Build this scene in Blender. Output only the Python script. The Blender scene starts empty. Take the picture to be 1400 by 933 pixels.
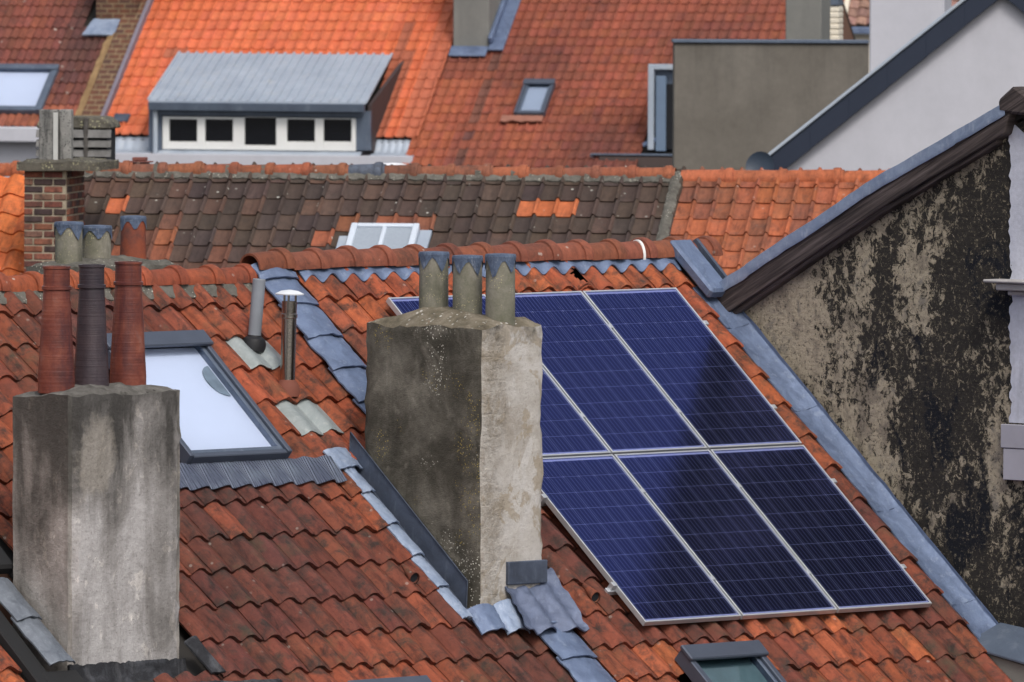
import bpy, bmesh, math, random
import numpy as np
from math import sin, cos, radians, pi, tan, sqrt, floor
from mathutils import Matrix, Vector, noise as mnoise

random.seed(7)
S = bpy.context.scene
col = S.collection

# ------------------------------------------------------------------ camera
FPX, PITCH, ROLL, CAMZ = 16000.0, radians(2.40), .005, 15.0      # focal length in pixels of a 1400 px wide frame
CAM = Vector((0, 0, CAMZ))
_c, _s = cos(ROLL), sin(ROLL)
FW = Vector((0, cos(PITCH), -sin(PITCH)))
_U0 = Vector((0, sin(PITCH), cos(PITCH)))
RT = Vector((1, 0, 0)) * _c + _U0 * _s
UP = _U0 * _c - Vector((1, 0, 0)) * _s
cam = bpy.data.cameras.new('camera')
camo = bpy.data.objects.new('camera', cam)
col.objects.link(camo)
camo.matrix_world = Matrix(((RT.x, UP.x, -FW.x, CAM.x), (RT.y, UP.y, -FW.y, CAM.y), (RT.z, UP.z, -FW.z, CAM.z), (0, 0, 0, 1)))
cam.sensor_width = 36
cam.lens = FPX / 1400 * 36
cam.clip_start = 1
cam.clip_end = 3000
cam.dof.use_dof = True
cam.dof.focus_distance = 83
cam.dof.aperture_fstop = 12
S.camera = camo

# ------------------------------------------------------------------ sky and sun (bright overcast)
SUN_EL, SUN_AZ = radians(50), radians(162)        # azimuth clockwise from +Y (view direction): behind the camera, to the right
w = bpy.data.worlds.new('World')
S.world = w
w.use_nodes = True
nt = w.node_tree
nt.nodes.clear()
sky = nt.nodes.new('ShaderNodeTexSky')
sky.sky_type = 'NISHITA'
sky.sun_disc = False
sky.sun_elevation = SUN_EL
sky.sun_rotation = SUN_AZ
sky.air_density = 1.0
sky.dust_density = 4.0
sky.ozone_density = 1.0
hs = nt.nodes.new('ShaderNodeHueSaturation')
hs.inputs['Saturation'].default_value = .46
bg = nt.nodes.new('ShaderNodeBackground')
bg.inputs[1].default_value = .15
wo = nt.nodes.new('ShaderNodeOutputWorld')
nt.links.new(sky.outputs[0], hs.inputs['Color'])
nt.links.new(hs.outputs[0], bg.inputs[0])
nt.links.new(bg.outputs[0], wo.inputs[0])
sl = bpy.data.lights.new('sun', 'SUN')
sl.energy = 1.3
sl.angle = radians(15)
sl.color = (1, .96, .9)
so = bpy.data.objects.new('sun', sl)
col.objects.link(so)
sd = Vector((sin(SUN_AZ) * cos(SUN_EL), cos(SUN_AZ) * cos(SUN_EL), sin(SUN_EL)))
so.rotation_euler = sd.to_track_quat('Z', 'Y').to_euler()
so.location = (0, 60, 40)
S.view_settings.view_transform = 'Standard'
S.view_settings.look = 'None'
S.view_settings.exposure = 0.20
S.view_settings.gamma = 1
S.render.engine = 'CYCLES'
S.cycles.max_bounces = 6
S.cycles.transparent_max_bounces = 8

# ------------------------------------------------------------------ projection helpers
def ray(u, v):
    return FW + RT * ((u - 700) / FPX) - UP * ((v - 466.5) / FPX)
def at_y(u, v, y):
    r = ray(u, v)
    return CAM + r * (y / r.y)
def proj(X):
    X = X - CAM
    y = X.dot(FW)
    return 700 + FPX * X.dot(RT) / y, 466.5 - FPX * X.dot(UP) / y, y
Z = Vector((0, 0, 1))

class Frame:
    """A roof plane: h runs along the ridge, d down the slope, n is its normal, g is d laid level."""
    def __init__(s, O, phi, al):
        p, a = radians(phi), radians(al)
        s.O = Vector(O); s.al = a
        s.h = Vector((cos(p), sin(p), 0)); s.g = Vector((sin(p), -cos(p), 0))
        s.d = s.g * cos(a) - Z * sin(a); s.n = s.g * sin(a) + Z * cos(a)
        s.R = Matrix((s.h, -s.d, s.n)).transposed().to_4x4()          # roof axes
        s.V = Matrix((s.h, -s.g, Z)).transposed().to_4x4()            # upright axes
    def pt(s, a, b, c=0.): return s.O + s.h * a + s.d * b + s.n * c
    def up(s, a, g, z=0.): return s.O + s.h * a + s.g * g + Z * z
    def px(s, u, v, c=0.):
        r = ray(u, v); P = s.O + s.n * c - CAM
        X = CAM + r * (P.dot(s.n) / r.dot(s.n)) - s.O
        return X.dot(s.h), X.dot(s.d)
    def pa(s, u, v, a):            # on the upright plane across the ridge at a -> g, z
        r = ray(u, v); X = CAM + r * (((s.O - CAM).dot(s.h) + a) / r.dot(s.h)) - s.O
        return X.dot(s.g), X.z
    def pg(s, u, v, g):            # on the upright plane along the ridge at g -> a, z
        r = ray(u, v); X = CAM + r * (((s.O - CAM).dot(s.g) + g) / r.dot(s.g)) - s.O
        return X.dot(s.h), X.z

FA = Frame(Vector((-.8845, 82.86, -3.165)) + CAM, 46.61, 41.12)       # plane of the solar panels
FB = Frame(at_y(700, 242, 123), -9, 30)
FC = Frame(at_y(400, 100, 200), -13, 32)

# ------------------------------------------------------------------ object helpers
WM = {}
def link(o, parent=None, mw=None):
    col.objects.link(o)
    mw = mw or Matrix.Identity(4)
    if parent is not None:
        o.parent = parent
        o.matrix_parent_inverse = WM[parent.name].inverted()
    o.matrix_basis = mw
    WM[o.name] = mw
    return o
def tag(o, label, cat, group=None, kind=None):
    o['label'] = label
    if cat: o['category'] = cat
    if group: o['group'] = group
    if kind: o['kind'] = kind
    return o
def thing(name, label, cat, loc, group=None):
    o = bpy.data.objects.new(name, None)
    o.empty_display_size = .3
    link(o, None, Matrix.Translation(loc))
    return tag(o, label, cat, group)
def mesh(name, vs, fs, mats, smooth=False, mi=None):
    m = bpy.data.meshes.new(name)
    m.from_pydata([tuple(v) for v in vs], [], fs)
    for k in (mats if isinstance(mats, (list, tuple)) else [mats]): m.materials.append(k)
    if smooth: m.polygons.foreach_set('use_smooth', [True] * len(m.polygons))
    if mi: m.polygons.foreach_set('material_index', mi)
    m.update()
    return m
def obj(name, m, parent=None, mw=None, label=None):
    o = bpy.data.objects.new(name, m)
    link(o, parent, mw)
    if label: o['label'] = label
    return o
def add(name, vs, fs, mat, parent=None, smooth=False, label=None, mi=None):
    return obj(name, mesh(name, vs, fs, mat, smooth, mi), parent, None, label)
BOXF = [(0, 3, 2, 1), (4, 5, 6, 7), (0, 1, 5, 4), (1, 2, 6, 5), (2, 3, 7, 6), (3, 0, 4, 7)]
def box8(P, a0, a1, b0, b1, c0, c1):
    return [P(a0, b0, c0), P(a1, b0, c0), P(a1, b1, c0), P(a0, b1, c0), P(a0, b0, c1), P(a1, b0, c1), P(a1, b1, c1), P(a0, b1, c1)]
def fix(m, bev=0., seg=1):
    bm = bmesh.new(); bm.from_mesh(m)
    bmesh.ops.recalc_face_normals(bm, faces=bm.faces)
    if bev: bmesh.ops.bevel(bm, geom=list(bm.edges), offset=bev, segments=seg, affect='EDGES', profile=.6)
    bm.to_mesh(m); bm.free()
def boxes(name, P, lst, mat, parent=None, bev=0., label=None):
    vs, fs = [], []
    for b in lst:
        k = len(vs); vs += box8(P, *b); fs += [tuple(i + k for i in f) for f in BOXF]
    o = add(name, vs, fs, mat, parent, False, label)
    fix(o.data, bev)
    return o
def prism(name, poly, off, mat, parent=None, bev=0., label=None):
    n = len(poly)
    vs = list(poly) + [p + off for p in poly]
    fs = [tuple(range(n)), tuple(range(2 * n - 1, n - 1, -1))] + [(i, (i + 1) % n, (i + 1) % n + n, i + n) for i in range(n)]
    o = add(name, vs, fs, mat, parent, False, label)
    fix(o.data, bev)
    return o
def lathe(name, prof, mat, parent, base, axis=Z, seg=20, label=None, jit=0., smooth=True):
    ax = axis.normalized(); x = ax.orthogonal().normalized(); y = ax.cross(x)
    vs, fs = [], []
    for (r, z) in prof:
        for k in range(seg):
            t = 2 * pi * k / seg
            rr = r * (1 + jit * mnoise.noise(Vector((cos(t) * 2, sin(t) * 2, z * 6 + base.x))))
            vs.append(base + ax * z + (x * cos(t) + y * sin(t)) * rr)
    for i in range(len(prof) - 1):
        for k in range(seg):
            a, b = i * seg + k, i * seg + (k + 1) % seg
            fs.append((a, b, b + seg, a + seg))
    fs.append(tuple(range(seg))[::-1]); fs.append(tuple(range((len(prof) - 1) * seg, len(prof) * seg)))
    o = add(name, vs, fs, mat, parent, smooth, label)
    fix(o.data)
    try: o.data.set_sharp_from_angle(angle=radians(35))
    except Exception: pass
    return o
def grid(name, fn, nu, nv, mat, parent=None, label=None, smooth=True):
    vs = [fn(i / nu, j / nv) for j in range(nv + 1) for i in range(nu + 1)]
    fs = [(j * (nu + 1) + i, j * (nu + 1) + i + 1, (j + 1) * (nu + 1) + i + 1, (j + 1) * (nu + 1) + i) for j in range(nv) for i in range(nu)]
    return add(name, vs, fs, mat, parent, smooth, label)
def sheet(name, fn, nu, nv, t, mat, parent=None, label=None):
    """a bent sheet of metal: top surface fn(u, v) and a hem of thickness t below its edge"""
    top = [Vector(fn(i / nu, j / nv)) for j in range(nv + 1) for i in range(nu + 1)]
    n = len(top); vs = top + [p - t for p in top]
    I = lambda i, j: j * (nu + 1) + i
    fs = [(I(i, j), I(i + 1, j), I(i + 1, j + 1), I(i, j + 1)) for j in range(nv) for i in range(nu)]
    rim = [I(i, 0) for i in range(nu)] + [I(nu, j) for j in range(nv)] + [I(i, nv) for i in range(nu, 0, -1)] + [I(0, j) for j in range(nv, 0, -1)]
    fs += [(rim[k], rim[(k + 1) % len(rim)], rim[(k + 1) % len(rim)] + n, rim[k] + n) for k in range(len(rim))]
    o = add(name, vs, fs, mat, parent, True, label)
    fix(o.data)
    try: o.data.set_sharp_from_angle(angle=radians(40))
    except Exception: pass
    return o
def nz(x, y=0., z=0.): return mnoise.noise(Vector((x, y, z)))

# ------------------------------------------------------------------ materials
class NT:
    def __init__(s, name):
        s.m = bpy.data.materials.new(name); s.m.use_nodes = True
        s.t = s.m.node_tree; s.t.nodes.clear()
        s.out = s.n('OutputMaterial'); s.p = s.n('BsdfPrincipled')
        s.t.links.new(s.p.outputs[0], s.out.inputs[0])
        s.geo = s.n('NewGeometry'); s.pos = s.geo.outputs['Position']
    def n(s, k): return s.t.nodes.new('ShaderNode' + k)
    def set(s, sock, v):
        if v is None: return
        if isinstance(v, bpy.types.NodeSocket): s.t.links.new(v, sock)
        elif isinstance(v, (tuple, list)) and len(v) == 3 and sock.type == 'RGBA': sock.default_value = (*v, 1)
        else: sock.default_value = v
    def stretch(s, sx, sy, sz, vec=None):
        q = s.n('VectorMath'); q.operation = 'MULTIPLY'
        s.set(q.inputs[0], vec or s.pos); q.inputs[1].default_value = (sx, sy, sz)
        return q.outputs[0]
    def noise(s, sc, det=4., ro=.6, vec=None, dist=0.):
        q = s.n('TexNoise'); s.set(q.inputs['Vector'], vec or s.pos)
        q.inputs['Scale'].default_value = sc; q.inputs['Detail'].default_value = det
        q.inputs['Roughness'].default_value = ro; q.inputs['Distortion'].default_value = dist
        return q.outputs[0]
    def voro(s, sc, vec=None, out='Distance'):
        q = s.n('TexVoronoi'); s.set(q.inputs['Vector'], vec or s.pos); q.inputs['Scale'].default_value = sc
        return q.outputs[out]
    def step(s, v, lo, hi, a=0., b=1.):
        q = s.n('MapRange'); q.clamp = True
        s.set(q.inputs[0], v)
        for k, x in zip((1, 2, 3, 4), (lo, hi, a, b)): q.inputs[k].default_value = x
        return q.outputs[0]
    def math(s, op, a, b=0.):
        q = s.n('Math'); q.operation = op; s.set(q.inputs[0], a); s.set(q.inputs[1], b)
        return q.outputs[0]
    def mix(s, f, a, b, mode='MIX'):
        q = s.n('Mix'); q.data_type = 'RGBA'; q.blend_type = mode; q.clamp_factor = True
        s.set(q.inputs[0], f); s.set(q.inputs[6], a); s.set(q.inputs[7], b)
        return q.outputs[2]
    def ramp(s, f, stops):
        q = s.n('ValToRGB'); s.set(q.inputs[0], f)
        e = q.color_ramp.elements
        while len(e) < len(stops): e.new(.5)
        for k, (p, c) in zip(e, stops): k.position = p; k.color = (*c, 1)
        return q.outputs[0]
    def bump(s, h, dist=.01, st=1.):
        q = s.n('Bump'); s.set(q.inputs['Height'], h)
        q.inputs['Distance'].default_value = dist; q.inputs['Strength'].default_value = st
        s.t.links.new(q.outputs[0], s.p.inputs['Normal'])
    def fin(s, c, rough=.8, metal=0., spec=.5):
        s.set(s.p.inputs['Base Color'], c); s.set(s.p.inputs['Roughness'], rough)
        s.set(s.p.inputs['Metallic'], metal); s.p.inputs['Specular IOR Level'].default_value = spec
        return s.m

def tile_mat(name, attr, dirt=(.03, .024, .02), dirt_lo=.52, dirt_hi=.72, dirt_max=.75, moss=0., specks=0., rough=.75, sc=1., streaks=.6):
    T = NT(name)
    if attr:
        q = T.n('Attribute'); q.attribute_name = 'Col'; base = q.outputs['Color']
    else:
        base = T.n('ObjectInfo').outputs['Color']
    c = T.mix(T.step(T.noise(14 * sc, 5, .65), .3, .7, 0, .55), base, T.mix(1., base, (.55, .5, .5), 'MULTIPLY'))
    c = T.mix(T.step(T.noise(34 * sc, 3, .6), .55, .75, 0, .35), c, T.mix(1., base, (1.5, 1.45, 1.4), 'MULTIPLY'))
    d = T.step(T.noise(7.5 * sc, 8, .72, dist=.4), dirt_lo, dirt_hi, 0, dirt_max)
    c = T.mix(d, c, dirt)
    if not attr:                                          # stains drawn out down the tile, each tile its own
        tc = T.n('TexCoord'); oi = T.n('ObjectInfo'); of = T.n('CombineXYZ')
        T.set(of.inputs[0], T.math('MULTIPLY', oi.outputs['Random'], 91.)); T.set(of.inputs[2], T.math('MULTIPLY', oi.outputs['Random'], 37.))
        ad = T.n('VectorMath'); T.set(ad.inputs[0], T.stretch(20, 4.2, 8, tc.outputs['Object'])); T.set(ad.inputs[1], of.outputs[0])
        k1 = T.noise(1., 6, .68, ad.outputs[0], .4)
        c = T.mix(T.step(k1, .50, .66, 0, streaks), c, T.mix(1., c, (.28, .27, .30), 'MULTIPLY'))
        c = T.mix(T.step(k1, .46, .30, 0, streaks * .7), c, T.mix(1., c, (1.45, 1.5, 1.5), 'MULTIPLY'))
        c = T.mix(T.step(T.noise(1., 7, .75, T.stretch(4, 3, 3, ad.outputs[0])), .60, .70, 0, .55), c, dirt)
    if moss: c = T.mix(T.step(T.noise(3.1 * sc, 6, .7), .55, .72, 0, moss), c, (.06, .065, .035))
    if specks:
        v = T.step(T.voro(11 * sc, T.stretch(1, 1, 1)), .10, .16, 1, 0)
        k = T.step(T.noise(2.3 * sc, 4, .6), .53, .6, 0, specks)
        c = T.mix(T.math('MULTIPLY', v, k), c, (.48, .47, .42))
    T.bump(T.mix(.5, T.noise(60 * sc, 5, .7), T.noise(160 * sc, 3, .6)), .010, .9)
    return T.fin(c, rough, 0., .35)

def stained(name, stops, sc=2., streak=None, specks=(), rough=.9, bump=.01, fine=.5, bricks=False, patch=None):
    """plaster, concrete and the like: a base mottled through the stops, vertical run-off stains, lichen specks"""
    T = NT(name)
    n1 = T.noise(sc, 7, .65, dist=.3)
    c = T.ramp(T.step(n1, .28, .72), stops)
    if patch:
        pc, ps, plo, phi = patch
        c = T.mix(T.step(T.noise(ps, 6, .6, dist=.5), plo, phi), c, pc)
    if streak:
        sc_c, amt, lo, hi, ss = streak
        c = T.mix(T.step(T.noise(1., 6, .65, T.stretch(ss, ss, ss * .16)), lo, hi, 0, amt), c, sc_c)
    c = T.mix(T.step(T.noise(sc * 12, 5, .7), .35, .7, 0, fine), c, T.mix(1., c, (.6, .6, .6), 'MULTIPLY'))
    for (kc, ks, kr, mlo, mhi, msc) in specks:
        v = T.step(T.voro(ks), kr, kr * 1.35, 1, 0)
        c = T.mix(T.math('MULTIPLY', v, T.step(T.noise(msc, 4, .6), mlo, mhi)), c, kc)
    h = T.mix(.5, T.noise(sc * 9, 7, .7), T.noise(sc * 40, 4, .7))
    T.bump(h, bump, .8)
    return T.fin(c, rough, 0., .25)

def metal_mat(name, c1, c2, c3, sc=3., rough=.45, metal=.35, bump=.006):
    T = NT(name)
    c = T.mix(T.step(T.noise(sc, 7, .7, dist=.6), .35, .68), c1, c2)
    c = T.mix(T.step(T.noise(sc * 4, 6, .7, T.stretch(1, 1, .35)), .55, .75, 0, .6), c, c3)
    T.bump(T.mix(.4, T.noise(sc * 3, 5, .6), T.noise(sc * 30, 4, .6)), bump, .7)
    return T.fin(c, T.step(T.noise(sc * 3, 4, .6), .3, .7, rough - .1, rough + .15), metal, .5)

def plain(name, c, rough=.6, metal=0., sc=8., var=.25, spec=.4, bump=.002):
    T = NT(name)
    k = T.mix(T.step(T.noise(sc, 6, .65), .35, .7, 0, var), c, tuple(x * .5 for x in c))
    T.bump(T.noise(sc * 8, 4, .6), bump, .5)
    return T.fin(k, rough, metal, spec)

def glass_mat(name, tint=(.8, .85, .95), rough=.03, ior=1.5, refl=1.):
    m = bpy.data.materials.new(name); m.use_nodes = True
    t = m.node_tree; t.nodes.clear()
    o = t.nodes.new('ShaderNodeOutputMaterial'); mx = t.nodes.new('ShaderNodeMixShader')
    f = t.nodes.new('ShaderNodeFresnel'); f.inputs[0].default_value = ior
    tr = t.nodes.new('ShaderNodeBsdfTransparent'); tr.inputs[0].default_value = (*tint, 1)
    g = t.nodes.new('ShaderNodeBsdfGlossy'); g.inputs['Roughness'].default_value = rough
    g.inputs[0].default_value = (refl, refl, refl, 1) if not isinstance(refl, tuple) else (*refl, 1)
    t.links.new(f.outputs[0], mx.inputs[0]); t.links.new(tr.outputs[0], mx.inputs[1])
    t.links.new(g.outputs[0], mx.inputs[2]); t.links.new(mx.outputs[0], o.inputs[0])
    return m

MAT = {}
MAT['tileA'] = tile_mat('old_red_clay_tile', False, dirt_lo=.48, dirt_hi=.64, dirt_max=.85, moss=.55, specks=.3, streaks=.78)
MAT['tileAs'] = tile_mat('old_red_clay_tile_massed', True, dirt_lo=.50, dirt_hi=.70, dirt_max=.72, moss=.45)
MAT['tileB'] = tile_mat('brown_clay_tile', False, streaks=.4, dirt=(.035, .03, .026), dirt_max=.5, specks=.9, sc=.8)
MAT['tileBs'] = tile_mat('brown_clay_tile_massed', True, dirt=(.035, .03, .026), dirt_max=.5, specks=.9, sc=.8)
MAT['tileB2'] = tile_mat('orange_clay_tile', False, dirt=(.07, .05, .04), dirt_max=.6, dirt_lo=.5, specks=.3, sc=.8)
MAT['tileC'] = tile_mat('bright_clay_tile', False, streaks=.15, dirt=(.25, .07, .03), dirt_max=.3, sc=.5, rough=.65)
MAT['tileCs'] = tile_mat('bright_clay_tile_massed', True, dirt=(.25, .07, .03), dirt_max=.3, sc=.5, rough=.65)
MAT['tileC2'] = tile_mat('weathered_clay_tile', False, streaks=.35, dirt=(.06, .035, .03), dirt_max=.5, sc=.5)
MAT['tileC2s'] = tile_mat('weathered_clay_tile_massed', True, dirt=(.06, .035, .03), dirt_max=.5, sc=.5)
MAT['tileC0'] = tile_mat('dark_clay_tile', False, dirt=(.04, .025, .022), dirt_max=.6, specks=.7, sc=.45)
MAT['ridge'] = tile_mat('ridge_clay', False, streaks=.5, dirt_lo=.5, dirt_hi=.75, dirt_max=.7, specks=.5)
MAT['felt'] = plain('dark_roof_felt', (.03, .027, .025), .9)
MAT['lead'] = metal_mat('sheet_lead', (.155, .205, .32), (.085, .115, .19), (.30, .35, .44), 5, .5, .3, .012)
MAT['lead_new'] = metal_mat('bright_sheet_lead', (.30, .36, .47), (.17, .22, .32), (.46, .50, .57), 6, .5, .3, .012)
MAT['lead_crown'] = metal_mat('crumpled_lead', (.11, .15, .23), (.05, .07, .12), (.42, .45, .50), 14, .5, .3, .02)
MAT['lead_dark'] = metal_mat('dark_sheet_lead', (.085, .105, .15), (.05, .06, .085), (.16, .19, .24), 4, .5, .3)
MAT['leadtile'] = metal_mat('grey_lead_patch', (.30, .33, .33), (.2, .23, .23), (.42, .44, .42), 6, .6, .2)
MAT['zinc'] = metal_mat('zinc', (.42, .47, .54), (.33, .38, .45), (.5, .5, .48), 1.2, .5, .3, .004)
MAT['zinc_dark'] = metal_mat('dark_zinc', (.11, .14, .19), (.08, .10, .14), (.2, .23, .28), 2, .5, .3)
MAT['slate_metal'] = plain('slate_grey_metal', (.085, .10, .135), .42, .35, 5, .25)
MAT['alu'] = plain('aluminium', (.52, .54, .57), .4, .5, 12, .25)
MAT['steel'] = plain('stainless_steel', (.42, .39, .36), .2, 1., 9, .3)
MAT['pvc'] = plain('grey_plastic', (.22, .24, .27), .55, 0, 6, .3)
MAT['rubber'] = plain('black_rubber', (.012, .012, .014), .6)
MAT['black'] = plain('tarred_black', (.012, .012, .013), .8, 0, 20, .4)
MAT['white'] = stained('white_render', [(0, (.44, .44, .485)), (1, (.50, .50, .545))], .5, streak=((.36, .36, .39), .35, .5, .75, 1.2), rough=.8, bump=.002, fine=.15)
MAT['white_old'] = stained('old_white_paint', [(0, (.42, .43, .50)), (1, (.60, .61, .68))], 2.5, streak=((.2, .2, .22), .5, .55, .75, 4), bump=.006, fine=.4, specks=[((.09, .085, .08), 30, .12, .6, .68, 6)])
MAT['white_frame'] = plain('white_window_frame', (.72, .72, .70), .5, 0, 1, .2)
MAT['blind_sky_sheen'] = plain('white_blind_sky_sheen', (.66, .68, .72), .8, 0, 2, .05)  # white blind, its paleness also standing in for sky reflected in the pane
MAT['pane'] = glass_mat('window_glass')
MAT['pane_panel'] = glass_mat('panel_glass', (.80, .84, .95), .15, 2.4, (.25, .31, 1.))
MAT['dark'] = plain('dark_interior', (.008, .009, .012), .9)
MAT['cream'] = stained('cream_paint', [(0, (.62, .55, .44)), (1, (.75, .70, .60))], 1.5, bump=.004, fine=.2)
MAT['concrete'] = stained('grey_brown_concrete', [(0, (.125, .112, .095)), (1, (.19, .172, .148))], .9, streak=((.075, .07, .062), .55, .5, .75, 2.2), bump=.004, fine=.25)
MAT['concrete2'] = stained('grey_render', [(0, (.17, .17, .16)), (1, (.23, .225, .205))], .8, streak=((.10, .10, .095), .5, .5, .75, 2), bump=.003, fine=.2)
MAT['pot_grey'] = stained('concrete_pot', [(0, (.13, .13, .09)), (.5, (.20, .19, .15)), (1, (.28, .26, .22))], 5, streak=((.05, .05, .04), .6, .5, .7, 8), specks=[((.4, .36, .2), 70, .2, .5, .6, 8)], bump=.006)
MAT['pot_red'] = stained('glazed_clay_pot', [(0, (.075, .028, .026)), (.45, (.15, .042, .030)), (.75, (.21, .065, .042)), (1, (.24, .12, .10))], 4, streak=((.05, .02, .026), .8, .48, .66, 7), rough=.34, bump=.003, fine=.3)
MAT['pot_dark'] = stained('dark_glazed_pot', [(0, (.028, .024, .032)), (1, (.07, .05, .055))], 4, streak=((.09, .07, .08), .6, .5, .7, 8), rough=.35, bump=.003, fine=.3)
def rib_pot(m, f=75., d=.004):
    T = NT.__new__(NT); T.m = m; T.t = m.node_tree
    T.p = next(n for n in T.t.nodes if n.type == 'BSDF_PRINCIPLED'); g_ = next(n for n in T.t.nodes if n.type == 'NEW_GEOMETRY'); T.pos = g_.outputs['Position']
    b_ = next(n for n in T.t.nodes if n.type == 'BUMP')
    q = T.noise(1., 3, .6, T.stretch(1.5, 1.5, f))
    o_ = T.bump(q, d, .8)
    nb = [n for n in T.t.nodes if n.type == 'BUMP'][-1]
    T.t.links.new(b_.outputs[0], nb.inputs['Normal'])
rib_pot(MAT['pot_red']); rib_pot(MAT['pot_dark'])
MAT['pot_old'] = stained('weathered_clay_pot', [(0, (.30, .075, .03)), (.5, (.22, .06, .035)), (1, (.06, .04, .04))], 4.5, rough=.7)
MAT['mortar'] = stained('lichened_mortar', [(0, (.07, .065, .055)), (1, (.20, .19, .165))], 8, specks=[((.5, .48, .4), 40, .2, .5, .6, 6)], bump=.015)
MAT['slab'] = stained('lichened_concrete_slab', [(0, (.06, .055, .045)), (1, (.17, .155, .125))], 9, specks=[((.38, .36, .22), 34, .25, .45, .55, 7)], bump=.015)
MAT['plate'] = stained('pale_concrete_plate', [(0, (.16, .16, .155)), (1, (.33, .32, .30))], 6, streak=((.05, .05, .05), .8, .48, .62, 9), specks=[((.04, .04, .04), 45, .25, .42, .55, 9)], bump=.008)
MAT['wood'] = stained('weathered_board', [(0, (.05, .045, .042)), (1, (.13, .12, .11))], 8, rough=.9, bump=.01)

def soot_wall():
    T = NT('sooted_crumbling_plaster')
    base = T.ramp(T.noise(4.5, 8, .7, dist=.4), [(.30, (.17, .145, .115)), (.42, (.31, .265, .205)), (.54, (.52, .445, .33)), (.62, (.30, .265, .215)), (.72, (.21, .195, .18))])
    q = T.n('VectorMath'); q.operation = 'DOT_PRODUCT'; T.set(q.inputs[0], T.pos)
    gv = FA.g * .050 - Z * .020; q.inputs[1].default_value = gv
    P0 = FA.up(3.6, 1.3, .0)
    grad = T.math('SUBTRACT', q.outputs['Value'], gv.dot(P0))
    fine = T.noise(15, 11, .78, T.stretch(1, 1, .85), .6)
    big = T.noise(1.5, 5, .62, T.stretch(1, 1, .55), .3)
    v = T.math('ADD', T.math('ADD', fine, T.math('MULTIPLY', T.math('SUBTRACT', big, .5), 1.0)), grad)
    run = T.noise(1., 8, .7, T.stretch(9, 9, 1.1), .3)
    v = T.math('ADD', v, T.math('MULTIPLY', T.math('SUBTRACT', run,   .5), .14))
    m1 = T.step(v, .510, .538)
    c = T.mix(m1, base, T.mix(T.noise(9, 6, .7), (.016, .016, .017), (.06, .052, .044)))
    m2 = T.step(T.math('ADD', T.noise(2.4, 7, .7, T.stretch(1, 1, .5), .6), grad), .60, .64, 0, .95)
    c = T.mix(m2, c, (.010, .012, .019))
    c = T.mix(T.step(T.noise(30, 9, .82), .56, .60, 0, .7), c, (.36, .305, .22))
    c = T.mix(T.step(T.noise(38, 7, .8), .555, .59, 0, .8), c, (.02, .02, .02))
    br = T.n('TexBrick')
    cv = T.n('CombineXYZ')
    for k, ax in enumerate((FA.g, Z)):
        d_ = T.n('VectorMath'); d_.operation = 'DOT_PRODUCT'; T.set(d_.inputs[0], T.pos); d_.inputs[1].default_value = ax
        T.set(cv.inputs[k], d_.outputs['Value'])
    T.set(br.inputs['Vector'], cv.outputs[0])
    br.inputs['Scale'].default_value = 1.; br.inputs['Brick Width'].default_value = .2; br.inputs['Row Height'].default_value = .07; br.inputs['Mortar Size'].default_value = .006
    h = T.math('ADD', T.math('MULTIPLY', T.noise(15, 10, .8), 1.2), T.math('MULTIPLY', m1, -.35))
    h = T.math('ADD', h, T.math('MULTIPLY', br.outputs['Fac'], -.18))
    h = T.math('ADD', h, T.math('MULTIPLY', T.noise(70, 5, .7), .5))
    T.bump(h, .035, 1.)
    return T.fin(c, .92, 0., .2)

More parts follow.
